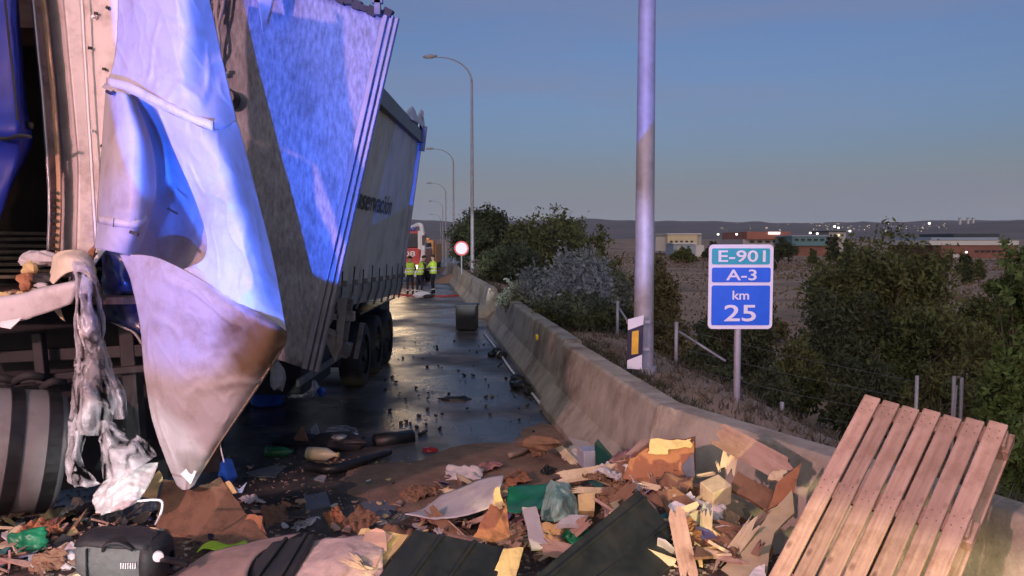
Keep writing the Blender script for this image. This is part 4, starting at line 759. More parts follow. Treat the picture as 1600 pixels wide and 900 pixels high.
def plank(name, label, cat, a, b_, wd, th, m, side=None, seed=1, broken=True, group=None, parent=None):
    """a splintered plank between two points: several fibres of uneven length at the ends"""
    rd = random.Random(seed); a = Vector(a); b_ = Vector(b_); z = (b_ - a).normalized(); x = Vector(side) if side is not None else (CAM - a).cross(z); x = (x - z * x.dot(z)).normalized(); y = z.cross(x); mb = MB(); n = 7
    rows = []
    for i in range(n + 1):
        o_ = (i / n - .5) * wd; e0 = rd.uniform(0, .10) if broken else 0; e1 = rd.uniform(0, .10) if broken else 0
        bow = [a + z * e0 + x * o_, a.lerp(b_, .35) + x * o_ + y * rd.uniform(-.002, .002), a.lerp(b_, .7) + x * o_ + y * rd.uniform(-.002, .002), b_ - z * e1 + x * o_]; rows.append(bow)
    k = 0
    top = [[p + y * th / 2 for p in r_] for r_ in rows]; bot = [[p - y * th / 2 for p in r_] for r_ in rows]
    mb.grid(top); mb.grid([r_[::-1] for r_ in bot]); mb.grid([top[0], bot[0]]); mb.grid([top[-1], bot[-1]]); mb.grid([[r_[0] for r_ in top], [r_[0] for r_ in bot]]); mb.grid([[r_[-1] for r_ in top], [r_[-1] for r_ in bot]])
    # material runs along local z: turn the mesh so that the grain follows the plank
    off = (a + b_) / 2; Q = Matrix((x, y, z)).transposed(); me = bpy.data.meshes.new(name); me.from_pydata([Q.inverted() @ (v - off) for v in mb.v], [], mb.f); me.update()
    import bmesh as BM
    bm = BM.new(); bm.from_mesh(me); BM.ops.remove_doubles(bm, verts=bm.verts, dist=1e-5); BM.ops.recalc_face_normals(bm, faces=bm.faces); bm.to_mesh(me); bm.free(); me.materials.append(m)
    o = bpy.data.objects.new(name, me); COL.objects.link(o); o.parent = parent; o.location = off - (rootloc(parent) if parent else Vector()); o.rotation_mode = 'QUATERNION'; o.rotation_quaternion = Q.to_quaternion()
    return tag(o, label, cat, group) if label else o
# pallet leaning on the barrier
TLp, TRp = P(1349, 620, 4.25), P(1579, 668, 3.82); BLp = P(1187, 925, 3.62); BRp = BLp + (TRp - TLp)
pl = thing('pallet', 'reddish wooden pallet of seven slats leaning up on the barrier', 'pallet', (TLp + BRp) / 2 - Vector((0, 0, .45)))
ex = (TRp - TLp); ey = (TLp - BLp).normalized(); pn_ = ex.cross(ey).normalized(); pn_ = pn_ if pn_.y < 0 else -pn_
sw = ex.length / 7
for k in range(7):
    a = BLp + ex * ((k + .46) / 7); b_ = TLp + ex * ((k + .46) / 7) + ey * random.uniform(-.012, .012)
    o = plank('slat', None, None, a - ey * .3, b_, sw * .86, .022, M_wood, side=ex, seed=k, broken=False, parent=pl); q = o.modifiers.new('b', 'BEVEL'); q.width = .006; q.segments = 2; q.limit_method = 'ANGLE'
for u in (.08, .52, .95):
    c0 = BLp.lerp(TLp, u) - pn_ * .024; plank('crosspiece', None, None, c0 - ex * .0, c0 + ex * 1.0, .1, .022, M_wood, side=ey, seed=11, broken=False, parent=pl)
    for e in (.06, .5, .955): MB().bar(c0 + ex * e - pn_ * .012 - ey * .06, c0 + ex * e - pn_ * .012 + ey * .06, .11, .09, side=ex).v and MB().box(c0 + ex * e - pn_ * .058, (.11, .075, .12), Matrix((ex.normalized(), pn_, ey)).transposed()).build('block', M_wood, pl, bevel=.004)
for e in (.06, .5, .955):
    a = BLp + ex * e - pn_ * .13; plank('base_board', None, None, a - ey * .3, TLp + ex * e - pn_ * .13, .1, .022, M_wood, side=ex, seed=21, broken=False, parent=pl)
nl = MB()
for k in range(7):
    for u in (.93, .965, .5, .54):
        for s_ in (-.2, .2): c = BLp.lerp(TLp, u) + ex * ((k + .46 + s_ * random.uniform(.7, 1.2)) / 7) + pn_ * .0125; nl.tube([c, c + pn_ * .0015], .0026, 7)
nl.build('nails', M_dark, pl)['kind'] = 'stuff'
# black crate lids
def ribbed(name, label, pts, th, ribs, m=None):
    r_ = thing(name, label, 'crate panel', P(*pts[0])); m = m or M_crate; q = [P(*p) for p in pts]
    MB().prism(q, th).build('panel', m, r_, bevel=.01)
    n_ = (q[1] - q[0]).cross(q[3] - q[0]).normalized(); n_ = n_ if n_.dot(CAM - q[0]) > 0 else -n_
    for u in ribs: MB().bar(q[0].lerp(q[3], u) + n_ * .006, q[1].lerp(q[2], u) + n_ * .006, .022, .022).build('rib', m, r_, bevel=.006)
    return r_
M_crate = mat('crate_plastic', (.018, .024, .022), .48, var=.25, scale=8, dirt=(.05, .045, .035), dscale=7, damt=.5, rvar=.12)
ribbed('crate_panel', 'large black ribbed panel tilted beside the broken wood', [(820, 912, 3.9), (998, 764, 4.55), (1128, 915, 4.15), (985, 1000, 3.7)], .035, (.10, .38, .68, .96))
ribbed('crate_panel', 'black panel lying in the middle of the foreground', [(560, 940, 3.85), (648, 826, 4.35), (803, 858, 4.25), (740, 955, 3.8)], .03, (.30, .62))
ribbed('crate_panel', 'narrow black panel standing left of the wrinkled sheet', [(365, 915, 4.05), (425, 846, 4.35), (492, 833, 4.35), (448, 915, 4.0)], .03, (.35, .8))
bx_ = thing('black_crate', 'black plastic crate standing at the far barrier gap', 'crate', P(730, 514, 20.0))
ca, cb_ = P(713, 516, 20), P(745, 477, 20); MB().box(((ca.x + cb_.x) / 2, 20.25, (ca.z + cb_.z) / 2), (cb_.x - ca.x, .5, cb_.z - ca.z), Matrix.Rotation(R(-6), 3, 'Z')).build('body', M_black, bx_, bevel=.03); MB().box(((ca.x + cb_.x) / 2, 20.25, cb_.z), (cb_.x - ca.x + .05, .55, .05), Matrix.Rotation(R(-6), 3, 'Z')).build('rim', M_black, bx_, bevel=.01)
# wrinkled sheet, torn cardboard, strips in the foreground
tag(MB().grid(loft([[(430, 925, 4.0), (520, 925, 4.0), (600, 915, 4.0)], [(470, 880, 4.2), (530, 872, 4.15), (598, 868, 4.2)], [(490, 845, 4.4), (550, 838, 4.35), (600, 838, 4.4)]], 30, 24, .05, 9)).build('wrinkled_sheet', mat('pinkish_sheet', (.50, .40, .36), .8, var=.15, scale=8, dirt=(.22, .14, .09), dscale=6, damt=.5, bump=.5, bscale=20), None, True, solid=.008), 'wrinkled pinkish paper sheet between two black panels', 'sheet')
tag(MB().grid(loft([[(150, 960, 4.0), (260, 940, 3.95), (380, 930, 3.9)], [(260, 905, 4.3), (330, 880, 4.3), (400, 870, 4.25)], [(330, 862, 4.55), (390, 848, 4.55), (470, 832, 4.6)]], 26, 22, .03, 6, 3)).build('wrinkled_sheet', mat('dull_pink_sheet', (.34, .25, .21), .85, var=.15, scale=8, bump=.4, bscale=14), None, True, solid=.008), 'dull pink cardboard sheet spread in front of the bag', 'sheet')
plate('cardboard', 'torn yellow cardboard with pink face left of the middle black panel', 'cardboard', jag([(545, 862, 4.3), (565, 826, 4.4), (592, 826, 4.42), (640, 836, 4.4), (590, 898, 4.1), (560, 905, 4.1)], 4, 3, (0, 1, 5)), M_cardy, .012)
plate('cardboard', 'pink paper face glued on the torn yellow cardboard', 'cardboard', jag([(572, 830, 4.36), (592, 827, 4.38), (618, 838, 4.36), (588, 885, 4.1), (560, 880, 4.15)], 4, 3), mat('pink_card', (.55, .36, .28), .85, var=.12), .004)
plate('cardboard', 'bright yellow cardboard strip right of the middle black panel', 'cardboard', jag([(758, 915, 4.0), (786, 858, 4.2), (819, 856, 4.22), (800, 915, 4.0)], 4, 2, (1,)), M_cardy, .012)
for k, (x0, y0, x1, y1) in enumerate(((520, 872, 585, 892), (530, 885, 590, 905), (545, 862, 570, 885))): plank('splinter', ('pale splinter on the torn cardboard, upper', 'pale splinter on the torn cardboard, lower', 'short pale splinter by the wrinkled sheet')[k], 'splinter', P(x0, y0, 4.15), P(x1, y1, 4.05), .03, .012, M_woodp, seed=40 + k)
# holdall
bg0 = thing('holdall', 'grey and black holdall bag with pale reflective corner in the left foreground', 'bag', H(200, 890))
M_bag = mat('grey_bag', (.10, .11, .105), .7, var=.15, scale=20, bump=.3, bscale=60); M_bagk = mat('black_bag', (.015, .015, .016), .65, var=.3, scale=12, bump=.3, bscale=40)
bc = P(195, 868, 4.25); rows = []
for i in range(15):
    u = -1 + 2 * i / 14; k = (1 - abs(u) ** 4) ** .5 if abs(u) < 1 else .0; row = []
    for j in range(21):
        a = 2 * math.pi * (j % 20) / 20; ca_, sa_ = math.cos(a), math.sin(a); p_ = .7
        row.append(bc + Vector((u * .255, math.copysign(abs(ca_) ** p_, ca_) * .15 * (.25 + .75 * k), math.copysign(abs(sa_) ** p_, sa_) * (.135 + .015 * noise.noise((u * 3, a, 0))) * (.35 + .65 * k) - .02 * u)))
    rows.append(row)
MB().grid(rows).build('body', M_bag, bg0, True)
MB().grid([[p + (p - bc).normalized() * .008 for p in r_] for r_ in rows[11:]]).build('end_panel', M_bagk, bg0, True, solid=.01)
MB().grid([[p + (p - bc).normalized() * .008 for p in r_[2:9]] for r_ in rows[1:13]]).build('top_flap', M_bagk, bg0, True, solid=.01)
MB().grid([[p + (p - bc).normalized() * .012 for p in r_[15:18]] for r_ in rows[0:4]]).build('reflective_corner', mat('pale_reflective', (.55, .57, .57), .5), bg0, True, solid=.004)
for k in range(7): c = bc + Vector((.06 + .013 * k, -.162, .01)); MB().bar(c - Vector((.0, 0, .016)), c + Vector((.002, 0, .016)), .006, .004).build('printed_mark', M_paintw, bg0)
MB().tube(cr([bc + Vector(v) for v in ((-.05, -.13, .08), (-.02, -.16, .125), (.05, -.16, .135), (.12, -.14, .09))], 14), .011, 7).build('handle', M_bagk, bg0, True)
MB().tube(cr([bc + Vector(v) for v in ((.2, -.1, .02), (.27, -.12, .03), (.32, -.08, .0), (.38, -.05, -.03))], 14), .018, 7).build('strap', M_bagk, bg0, True)
MB().tube([bc + Vector((.245, -.12, .05)), bc + Vector((.255, -.14, .05))], .028, 12).build('buckle', M_paintw, bg0)
MB().bar(bc + Vector((-.13, -.155, -.09)), bc + Vector((-.13, -.15, .10)), .02, .006).build('webbing', M_bagk, bg0)
tag(MB().tube(cr([P(x_, y_, 4.6) for x_, y_ in ((243, 820), (252, 800), (253, 784), (240, 781), (215, 783))], 16), .008, 6).build('cable', M_paintw, None, True), 'pale loop of cable sticking up behind the bag', 'cable')
tag(MB().grid(loft([[(308, 862, 4.7), (320, 856, 4.72), (345, 860, 4.7), (388, 852, 4.75)], [(316, 853, 4.85), (338, 850, 4.85), (360, 853, 4.85), (386, 847, 4.9)], [(325, 848, 4.95), (336, 846, 4.95), (362, 851, 4.95), (384, 845, 4.95)]], 24, 14, .03, 8)).build('lime_cloth', M_lime, None, True, solid=.006), 'bright lime hi-vis cloth lying behind the pink sheet', 'cloth')
# left and middle cardboard
plate('cardboard', 'large brown cardboard flap standing under the tarpaulin tip', 'cardboard', jag([(240, 848, 5.0), (256, 748, 5.4), (300, 764, 5.35), (345, 748, 5.4), (385, 800, 5.3), (420, 842, 5.1), (330, 862, 4.9)], 3, 3), M_card, .02)
plate('cardboard', 'yellow cardboard corner left of the tarpaulin tip', 'cardboard', jag([(205, 776, 5.3), (248, 734, 5.4), (256, 750, 5.4), (244, 782, 5.3)], 3, 2), M_cardy, .012)
plate('cardboard', 'small crumpled reddish cardboard lump right of the brown flap', 'cardboard', jag([(376, 822, 5.2), (390, 802, 5.25), (412, 806, 5.25), (418, 836, 5.15), (390, 842, 5.1)], 3, 3), M_cardo, .05)
plate('cardboard', 'pointed orange-brown cardboard shard standing in the middle of the heap', 'cardboard', jag([(738, 838, 4.9), (766, 788, 5.0), (790, 780, 5.05), (796, 838, 4.9), (770, 846, 4.85)], 4, 3, (0, 1)), M_cardo, .012)
plate('cardboard', 'torn yellow peak on the pointed cardboard shard', 'cardboard', jag([(768, 788, 4.98), (774, 763, 5.04), (782, 760, 5.04), (791, 790, 5.0), (780, 796, 4.96)], 3, 3), M_cardy, .006)
tag(MB().grid(loft([[(632, 803, 5.9), (680, 810, 5.75), (730, 806, 5.7), (770, 792, 5.7)], [(660, 796, 6.05), (700, 796, 5.95), (740, 780, 5.9), (782, 762, 5.85)], [(690, 775, 6.25), (720, 762, 6.25), (750, 750, 6.2), (786, 742, 6.1)]], 34, 20, .03, 6)).build('curled_sheet', M_paper, None, True, solid=.008), 'curled white sheet lying over the heap left of the shard', 'sheet')
tag(MB().grid(loft([[(790, 800, 5.4), (820, 798, 5.35), (870, 790, 5.3)], [(792, 786, 5.6), (830, 780, 5.55), (880, 774, 5.5)], [(795, 760, 5.8), (835, 758, 5.8), (890, 755, 5.7)]], 24, 18, .06, 7)).build('green_film', M_greenp, None, True, solid=.004), 'green plastic sheeting crumpled in the heap', 'plastic sheet')
tag(MB().grid(loft([[(846, 812, 5.15), (870, 815, 5.05), (905, 808, 5.15)], [(850, 785, 5.25), (872, 780, 5.1), (900, 782, 5.25)], [(858, 748, 5.4), (868, 752, 5.3), (890, 755, 5.4)]], 24, 24, .06, 8)).build('clear_bag', mat('greenish_film', (.35, .55, .48), .2, var=.1, alpha=.55, bump=.6, bscale=14), None, True, solid=.003), 'clear greenish plastic bag on the heap by the green sheeting', 'plastic bag')
plate('board', 'pale grey board standing upright in the middle of the heap', 'board', [(818, 793, 4.95), (838, 790, 4.97), (856, 856, 4.75), (830, 858, 4.73)], mat('grey_board', (.42, .40, .40), .7, var=.1), .02, bevel=.003)
plate('board', 'flat pinkish board resting right of the grey board', 'board', [(868, 820, 5.0), (885, 806, 5.1), (918, 806, 5.1), (918, 822, 5.0)], M_paper, .03)
plate('cardboard', 'small yellow and brown box corner below the splintered plank', 'cardboard', [(905, 772, 5.3), (932, 770, 5.3), (930, 800, 5.2), (906, 796, 5.2)], M_cardy, .1)
plate('board', 'dark green panel corner standing against the barrier foot', 'panel', [(930, 690, 6.1), (936, 684, 6.1), (972, 726, 5.9), (950, 735, 5.85), (930, 728, 5.9)], M_dgreen, .02)
sb = thing('carton', 'silvery blue carton at the foot of the barrier', 'carton', P(920, 728, 6.0)); MB().box(P(920, 714, 6.1), (.14, .16, .14), Matrix.Rotation(R(14), 3, 'Z')).build('body', mat('silver_carton', (.36, .38, .44), .4, var=.15), sb, bevel=.006); MB().prism([P(888, 683, 6.35), P(918, 690, 6.3), P(936, 707, 6.05), P(905, 706, 6.05)], .006).build('flap', mat('carton_flap', (.40, .34, .28), .7, var=.12), sb)
plank('plank', 'long splintered plank lying across the heap', 'plank', P(862, 748, 5.5), P(980, 731, 5.6), .09, .02, M_woodp, seed=3); plank('plank', 'thin pale plank below the long splintered one', 'plank', P(885, 765, 5.3), P(985, 768, 5.4), .045, .018, M_woodp, seed=4); plank('plank', 'splinter pointing right above the orange carton', 'plank', P(975, 733, 5.5), P(1028, 727, 5.5), .06, .012, M_woodp, seed=5)
# orange carton with torn top
oc = thing('carton', 'torn orange-brown carton with yellow ripped top against the barrier', 'carton', P(1030, 755, 5.3))
MB().prism([P(*q) for q in jag([(972, 748, 5.35), (985, 716, 5.4), (1014, 700, 5.4), (1084, 690, 5.4), (1085, 742, 5.3), (1030, 757, 5.25)], 4, 3, (1, 2, 4))], .16, (.05, .16, 0)).build('body', M_cardo, oc)
MB().prism([P(*q) for q in jag([(1012, 708, 5.36), (1016, 686, 5.4), (1050, 688, 5.38), (1080, 685, 5.4), (1080, 700, 5.38), (1046, 702, 5.34), (1044, 710, 5.34)], 3, 2.5)], .012).build('torn_top', M_cardy, oc)
plate('panel', 'grey-blue strip beside the orange carton', 'panel', [(1066, 728, 5.3), (1084, 706, 5.36), (1086, 744, 5.28), (1072, 748, 5.26)], mat('grey_blue_strip', (.20, .21, .24), .6), .02)
# broken timber
bm_ = plank('beam', 'thick broken pink-lit beam propped on the barrier', 'beam', P(1119, 676, 5.05), P(1240, 742, 4.75), .16, .07, M_wood, seed=8)
plate('board', 'torn pale wood end of the broken beam', 'board', jag([(1206, 735, 4.78), (1214, 722, 4.8), (1232, 722, 4.78), (1230, 738, 4.74), (1218, 752, 4.72), (1198, 748, 4.76)], 3, 2), M_woodp, .03)
plank('post', 'pale upright timber supporting the broken beam', 'timber', P(1143, 700, 5.02), P(1134, 746, 4.95), .1, .06, M_woodp, seed=9)
wb = P(1118, 770, 4.8); wbk = tag(MB().box(wb, (.15, .13, .15), Matrix.Rotation(R(28), 3, 'Z') @ Matrix.Rotation(R(18), 3, 'X') @ Matrix.Rotation(R(-14), 3, 'Y')).build('wood_block', M_woodp, None, bevel=.006), 'square wooden pallet block amid the broken wood', 'wood block')
plank('splinter', 'tall pale splintered stake in front of the wood block', 'stake', P(1105, 786, 4.55), P(1100, 878, 4.3), .07, .04, M_woodp, seed=10); plank('splinter', 'thin stick pointing left above the wood block', 'stick', P(1086, 744, 4.9), P(1128, 738, 4.92), .025, .012, M_woodp, seed=12); plank('splinter', 'thin upright stick above the wood block', 'stick', P(1118, 716, 4.95), P(1126, 742, 4.92), .018, .012, M_woodp, seed=13)
plate('panel', 'bright white scrap beside the large black panel', 'scrap', jag([(1040, 798, 4.7), (1046, 786, 4.75), (1078, 768, 4.8), (1086, 776, 4.78), (1060, 800, 4.68)], 3, 2), M_paintw, .015)
plank('plank', 'pale plank end just below the bright white scrap', 'plank', P(1050, 822, 4.55), P(1105, 800, 4.6), .16, .05, M_woodp, seed=14)
plate('board', 'large pale plywood board leaning beside the pallet', 'board', jag([(1105, 905, 4.1), (1150, 868, 4.2), (1198, 806, 4.4), (1236, 765, 4.5), (1240, 800, 4.4), (1208, 832, 4.3), (1196, 905, 4.0)], 4, 1.5, (0, 1)), mat('plywood', (.45, .36, .20), .8, col2=(.62, .54, .36), scale=4, dirt=(.30, .24, .15), dscale=4, damt=.6, bump=.1), .02)
plate('board', 'orange chipboard piece above the plywood board', 'board', [(1200, 795, 4.55), (1216, 752, 4.65), (1250, 724, 4.72), (1243, 770, 4.6)], M_cardo, .03)
plate('board', 'dark brown board behind the wood block', 'board', [(1140, 762, 4.85), (1150, 738, 4.92), (1208, 768, 4.8), (1200, 800, 4.7)], M_card, .03)
plank('plank', 'reddish strip of wood along the edge of the plywood board', 'plank', P(1114, 888, 4.18), P(1200, 796, 4.5), .04, .03, M_wood, seed=15)
plate('scrap', 'white foam scrap at the bottom below the plywood board', 'scrap', jag([(1166, 905, 3.95), (1180, 884, 4.02), (1196, 880, 4.02), (1198, 905, 3.95)], 3, 2), M_paintw, .04)
# flat pieces on the road
for pts, lab, m in (([(604, 736), (622, 727), (640, 730), (647, 741), (620, 746)], 'oval grey plate lying on the brown sand', 'g'), ([(552, 800), (566, 784), (600, 782), (622, 792), (606, 810), (570, 811)], 'blue-grey flat board on the sand edge', 'b'), ([(475, 774), (510, 768), (517, 790), (478, 796)], 'small square grey board on the road', 'b'), ([(384, 738), (430, 727), (446, 728), (428, 744), (400, 744)], 'pale grey board lying on the road below the pipe', 'g'), ([(490, 748), (500, 742), (510, 743), (506, 752)], 'small white scrap on the wet road', 'w'), ([(580, 812), (598, 808), (606, 816), (590, 820)], 'small pinkish scrap at the sand edge', 'w'), ([(668, 788), (682, 782), (688, 788), (674, 792)], 'small white chip by the curled sheet', 'w')):
    hplate('plate', lab, 'board', pts, {'g': mat('dull_plate', (.30, .31, .32), .35, .3, var=.15), 'b': mat('blue_grey_board', (.14, .16, .20), .5, var=.12), 'w': M_paper}[m], .012, .012)
tag(MB().tube([G(585, 690, .05), G(645, 682, .05)], .085, 14).build('pipe', M_black, None, True), 'black pipe stub lying on the wet road', 'pipe')
tag(MB().tube(cr([G(x_, y_, .05) for x_, y_ in ((480, 728), (520, 733), (560, 722), (610, 706))], 16), [.05, .06, .05, .06, .05, .06, .05, .055, .05, .05, .045, .05, .04, .04, .04, .03], 8).build('bumper_strip', M_black, None, True), 'long black torn bumper strip on the wet road', 'car part')
def bottle(label, a, b_, r, m, cap):
    t_ = thing('bottle', label, 'bottle', a); a = Vector(a); b_ = Vector(b_); MB().tube([a, a.lerp(b_, .02), a.lerp(b_, .6), a.lerp(b_, .8), a.lerp(b_, .85), b_.lerp(a, .08)], [r * .8, r, r, r * .5, r * .32, r * .32], 14).build('body', m, t_, True); MB().tube([b_.lerp(a, .08), b_], r * .36, 10).build('cap', cap, t_)
bottle('white and yellow bottle lying on the wet road', G(480, 708, .06), G(530, 711, .06), .07, mat('bottle_white', (.62, .64, .66), .35, col2=(.70, .62, .25), scale=2), M_cardy); bottle('green bottle lying in the shade under the trailer', G(415, 706, .05), G(462, 706, .05), .06, mat('bottle_green', (.03, .16, .06), .2), M_black)
tag(MB().grid(loft([[G(498, 690, .02), G(530, 696, .02), G(562, 690, .02)], [G(505, 678, .12), G(532, 682, .18), G(560, 676, .1)], [G(512, 668, .03), G(535, 664, .05), G(556, 668, .02)]], 20, 16, .03, 6, world=True)).build('clear_bag', M_film, None, True, solid=.003), 'crumpled clear bag on the road beside the pipe', 'plastic bag')
lump('dark_part', 'dark crumpled car part under the clear bag', 'car part', 530, 690, 8.6, .2, M_dark, 31, (1.8, 1, .5)); lump('dark_part', 'dark lump beside the leaning brown scraps', 'car part', 470, 690, 8.8, .18, M_dark, 32, (1.6, 1, .5))
plate('scrap', 'brown triangular scrap standing left of the clear bag', 'scrap', [(455, 690, 8.7), (472, 668, 8.7), (482, 690, 8.6)], M_card, .02); plate('scrap', 'grey triangular scrap behind the clear bag', 'scrap', [(484, 670, 9.0), (493, 661, 9.0), (499, 680, 8.9), (488, 682, 8.9)], mat('dull_plate', (.3, .3, .3)), .02)
lump('rag', 'reddish brown rag lying at the foot of the barrier', 'rag', 845, 692, 7.9, .13, M_card, 33, (1.7, 1, .6)); tag(MB().tube(cr([G(x_, y_, .06) for x_, y_ in ((795, 712), (815, 706), (835, 694), (850, 688))], 12), .03, 7).build('branch', mat('pale_branch', (.30, .22, .17), .8, var=.2), None, True), 'pale bent stick beside the brown rag', 'stick')
lump('tail_light', 'small red light cluster on the sand', 'tail light', 672, 705, 8.5, .07, mat('red_lens', (.35, .02, .02), .2), 34, (1.4, 1, .7))
pb = lump('car_part', 'black broken bumper piece alone on the wet road', 'car part', 712, 626, 11.3, .16, M_black, 35, (1.6, .8, .45)); 
# blue drum, white can and clear bag under the trailer
dr = thing('drum', 'blue plastic drum under the trailer behind the tarpaulin', 'drum', G(415, 632)); c = G(418, 634); MB().tube([c + Vector((0, 0, .02)), c + Vector((0, 0, .05)), c + Vector((0, 0, .3)), c + Vector((0, 0, .33)), c + Vector((0, 0, .36)), c + Vector((0, 0, .6)), c + Vector((0, 0, .64))], [.2, .23, .23, .245, .23, .23, .19], 24).build('body', M_bluep, dr, True); MB().tube([c + Vector((0, 0, .64)), c + Vector((0, 0, .66))], .12, 18).build('lid', M_black, dr)
lump('canister', 'white plastic canister beside the blue drum', 'canister', 434, 588, 9.6, .17, M_paintw, 36, (.6, .6, 1)); lump('bag', 'clear crumpled bag under the leaning front wall', 'plastic bag', 468, 604, 10.2, .2, M_film2, 37, (1.4, 1, .7)); lump('scrap', 'small blue scrap right of the clear crumpled bag', 'scrap', 502, 612, 10.3, .06, M_bluep, 38)
lump('scrap', 'blue plastic piece hanging at the tarpaulin tip', 'scrap', 355, 738, 5.5, .09, M_bluep, 39, (.7, .6, 1.2)); plate('scrap', 'yellow torn scrap below the blue plastic piece', 'scrap', [(350, 756, 5.4), (358, 752, 5.4), (370, 770, 5.35), (356, 774, 5.35)], M_cardy, .006); plate('scrap', 'pale blue strip beside the yellow torn scrap', 'scrap', [(364, 758, 5.42), (374, 764, 5.4), (386, 752, 5.4), (378, 770, 5.38), (368, 770, 5.38)], mat('pale_blue', (.30, .40, .60), .4), .006)
# white rod along the barrier foot
tag(MB().tube(cr([G(x_, y_, .03) for x_, y_ in ((756, 520), (778, 548), (800, 580), (824, 606), (846, 633))], 20), .022, 8).build('rod', M_paintw, None, True), 'long bent white rod lying along the foot of the barrier', 'rod')
for k, (px, py, r_) in enumerate(((776, 549, .11), (784, 556, .12), (768, 554, .09), (808, 594, .14), (816, 604, .13), (806, 602, .1), (826, 612, .08))): lump('black_part', ('first', 'second', 'third', 'fourth', 'fifth', 'sixth', 'seventh')[k] + ' black broken part along the white rod, counted from the far end', 'car part', px, py, (G(px, py, .05)).y, r_, M_black, 50 + k, (1, 1, .8))
tag(MB().tube(cr([G(x_, y_, .02) for x_, y_ in ((604, 459), (640, 462), (690, 463), (722, 461), (745, 455))], 24), .05, 8).build('fire_hose', mat('red_hose', (.45, .05, .05), .6), None, True), 'red fire hose lying across the road by the people', 'hose')
# ---- scattered scraps: shapes shared between copies, one object each
def scrap_mesh(name, seed, m, lx, ly, th, curl=.0):
    rd = random.Random(seed); n = rd.randint(4, 7); pts = []
    for k in range(n): a = 2 * math.pi * (k + rd.uniform(-.3, .3)) / n; q_ = rd.uniform(.65, 1.1); pts.append((math.cos(a) * lx * q_, math.sin(a) * ly * q_))
    mb = MB(); top = [Vector((x, y, th / 2 + curl * (x / lx) ** 2)) for x, y in pts]; mb.add(top + [p - Vector((0, 0, th)) for p in top], [tuple(range(n)), tuple(range(n, 2 * n))[::-1]] + [(i, i + n, (i + 1) % n + n, (i + 1) % n) for i in range(n)])
    me = bpy.data.meshes.new(name); me.from_pydata(mb.v, [], mb.f); me.update(); me.materials.append(m); return me
S_pal = [M_card, M_cardo, M_cardy, M_paper, M_woodp, mat('violet_card', (.12, .11, .22), .6, var=.2), mat('teal_card', (.04, .15, .15), .6, var=.2), mat('rose_card', (.34, .17, .16), .7, var=.2), M_black, M_card, mat('tan_card', (.38, .27, .18), .8, var=.15), M_wood]
paperm = [scrap_mesh('scrap', 60 + k, m, random.uniform(.05, .10), random.uniform(.04, .08), random.uniform(.004, .012), random.uniform(-.015, .03)) for k, m in enumerate(S_pal * 2)]
woodm = [scrap_mesh('splinter', 90 + k, m, random.uniform(.10, .20), random.uniform(.012, .028), .014) for k, m in enumerate([M_woodp, M_wood, M_woodp, M_card, M_wood, M_cardy])]
crumbm = [scrap_mesh('crumb', 120 + k, m, .025, .02, .018) for k, m in enumerate([M_black, M_black, M_dark, M_black])]
rd = random.Random(21)
CW = {'brown_cardboard': 'brown cardboard', 'orange_cardboard': 'orange cardboard', 'yellow_cardboard': 'yellow cardboard', 'white_paper': 'white paper', 'pale_wood': 'pale wood', 'violet_card': 'violet card', 'teal_card': 'teal card', 'rose_card': 'rose card', 'black_plastic': 'black plastic', 'tan_card': 'tan card', 'pine_wood': 'reddish wood', 'sooty_metal': 'sooty metal'}
NEAR = (((0, 820), 'below the fuel tank'), ((60, 890), 'at the bottom left corner'), ((200, 868), 'around the holdall'), ((190, 790), 'below the plastic film'), ((320, 810), 'on the brown flap'), ((345, 858), 'by the lime cloth'), ((450, 800), 'near the small square board'), ((430, 735), 'near the pale grey board'), ((530, 700), 'near the clear bag'), ((620, 740), 'by the oval plate'), ((585, 800), 'by the blue-grey board'), ((540, 860), 'by the wrinkled sheet'), ((690, 850), 'by the middle black panel'), ((710, 780), 'by the curled white sheet'), ((770, 810), 'by the pointed shard'), ((835, 775), 'by the green sheeting'), ((840, 830), 'by the upright grey board'), ((920, 745), 'by the long splintered plank'), ((920, 800), 'by the box corner'), ((980, 830), 'on the large black panel'), ((1030, 730), 'by the orange carton'), ((1060, 790), 'by the bright white scrap'), ((1118, 770), 'by the wood block'), ((1100, 850), 'by the tall stake'), ((1180, 730), 'under the broken beam'), ((1175, 840), 'on the plywood board'), ((700, 560), 'far out on the wet road'), ((790, 575), 'along the white rod'), ((712, 626), 'around the broken bumper piece'), ((640, 600), 'beside the trailer shadow'), ((810, 650), 'near the barrier joint'))
def where(px, py):
    q = min(NEAR, key=lambda q: (q[0][0] - px) ** 2 + (q[0][1] - py) ** 2); dx, dy = px - q[0][0], py - q[0][1]
    return q[1] + (', left' if dx < -14 else ', right' if dx > 14 else ', centre') + (' above' if dy < -9 else ' below' if dy > 9 else ' level')
def drop(me, name, p, s, tilt, label, cat, group):
    o = bpy.data.objects.new(name, me); COL.objects.link(o); o.location = p; o.scale = (s, s, s); o.rotation_euler = (rd.uniform(-tilt, tilt), rd.uniform(-tilt, tilt), rd.uniform(0, 6.28)); return tag(o, label, cat, group)
def zone(n, x0, x1, y0, y1, meshes, name, s0, s1, tilt, dz, label, cat, group):
    for k in range(n):
        px, py = rd.uniform(x0, x1), rd.uniform(y0, y1); p = H(px, py, dz); me_ = rd.choice(meshes); s_ = rd.uniform(s0, s1); drop(me_, name, p + Vector((0, 0, .012)), s_, tilt, '%s %s %s %s' % ('small' if s_ < s0 + (s1 - s0) * .35 else 'large' if s_ > s0 + (s1 - s0) * .7 else 'middling', CW[me_.materials[0].name], name, where(px, py)), cat, group)
zone(150, -10, 260, 785, 905, paperm, 'scrap', .5, 1.15, .5, .02, 'scrap of the trampled cardboard and paper carpet in the left foreground', 'scrap', 'scraps in the left foreground')
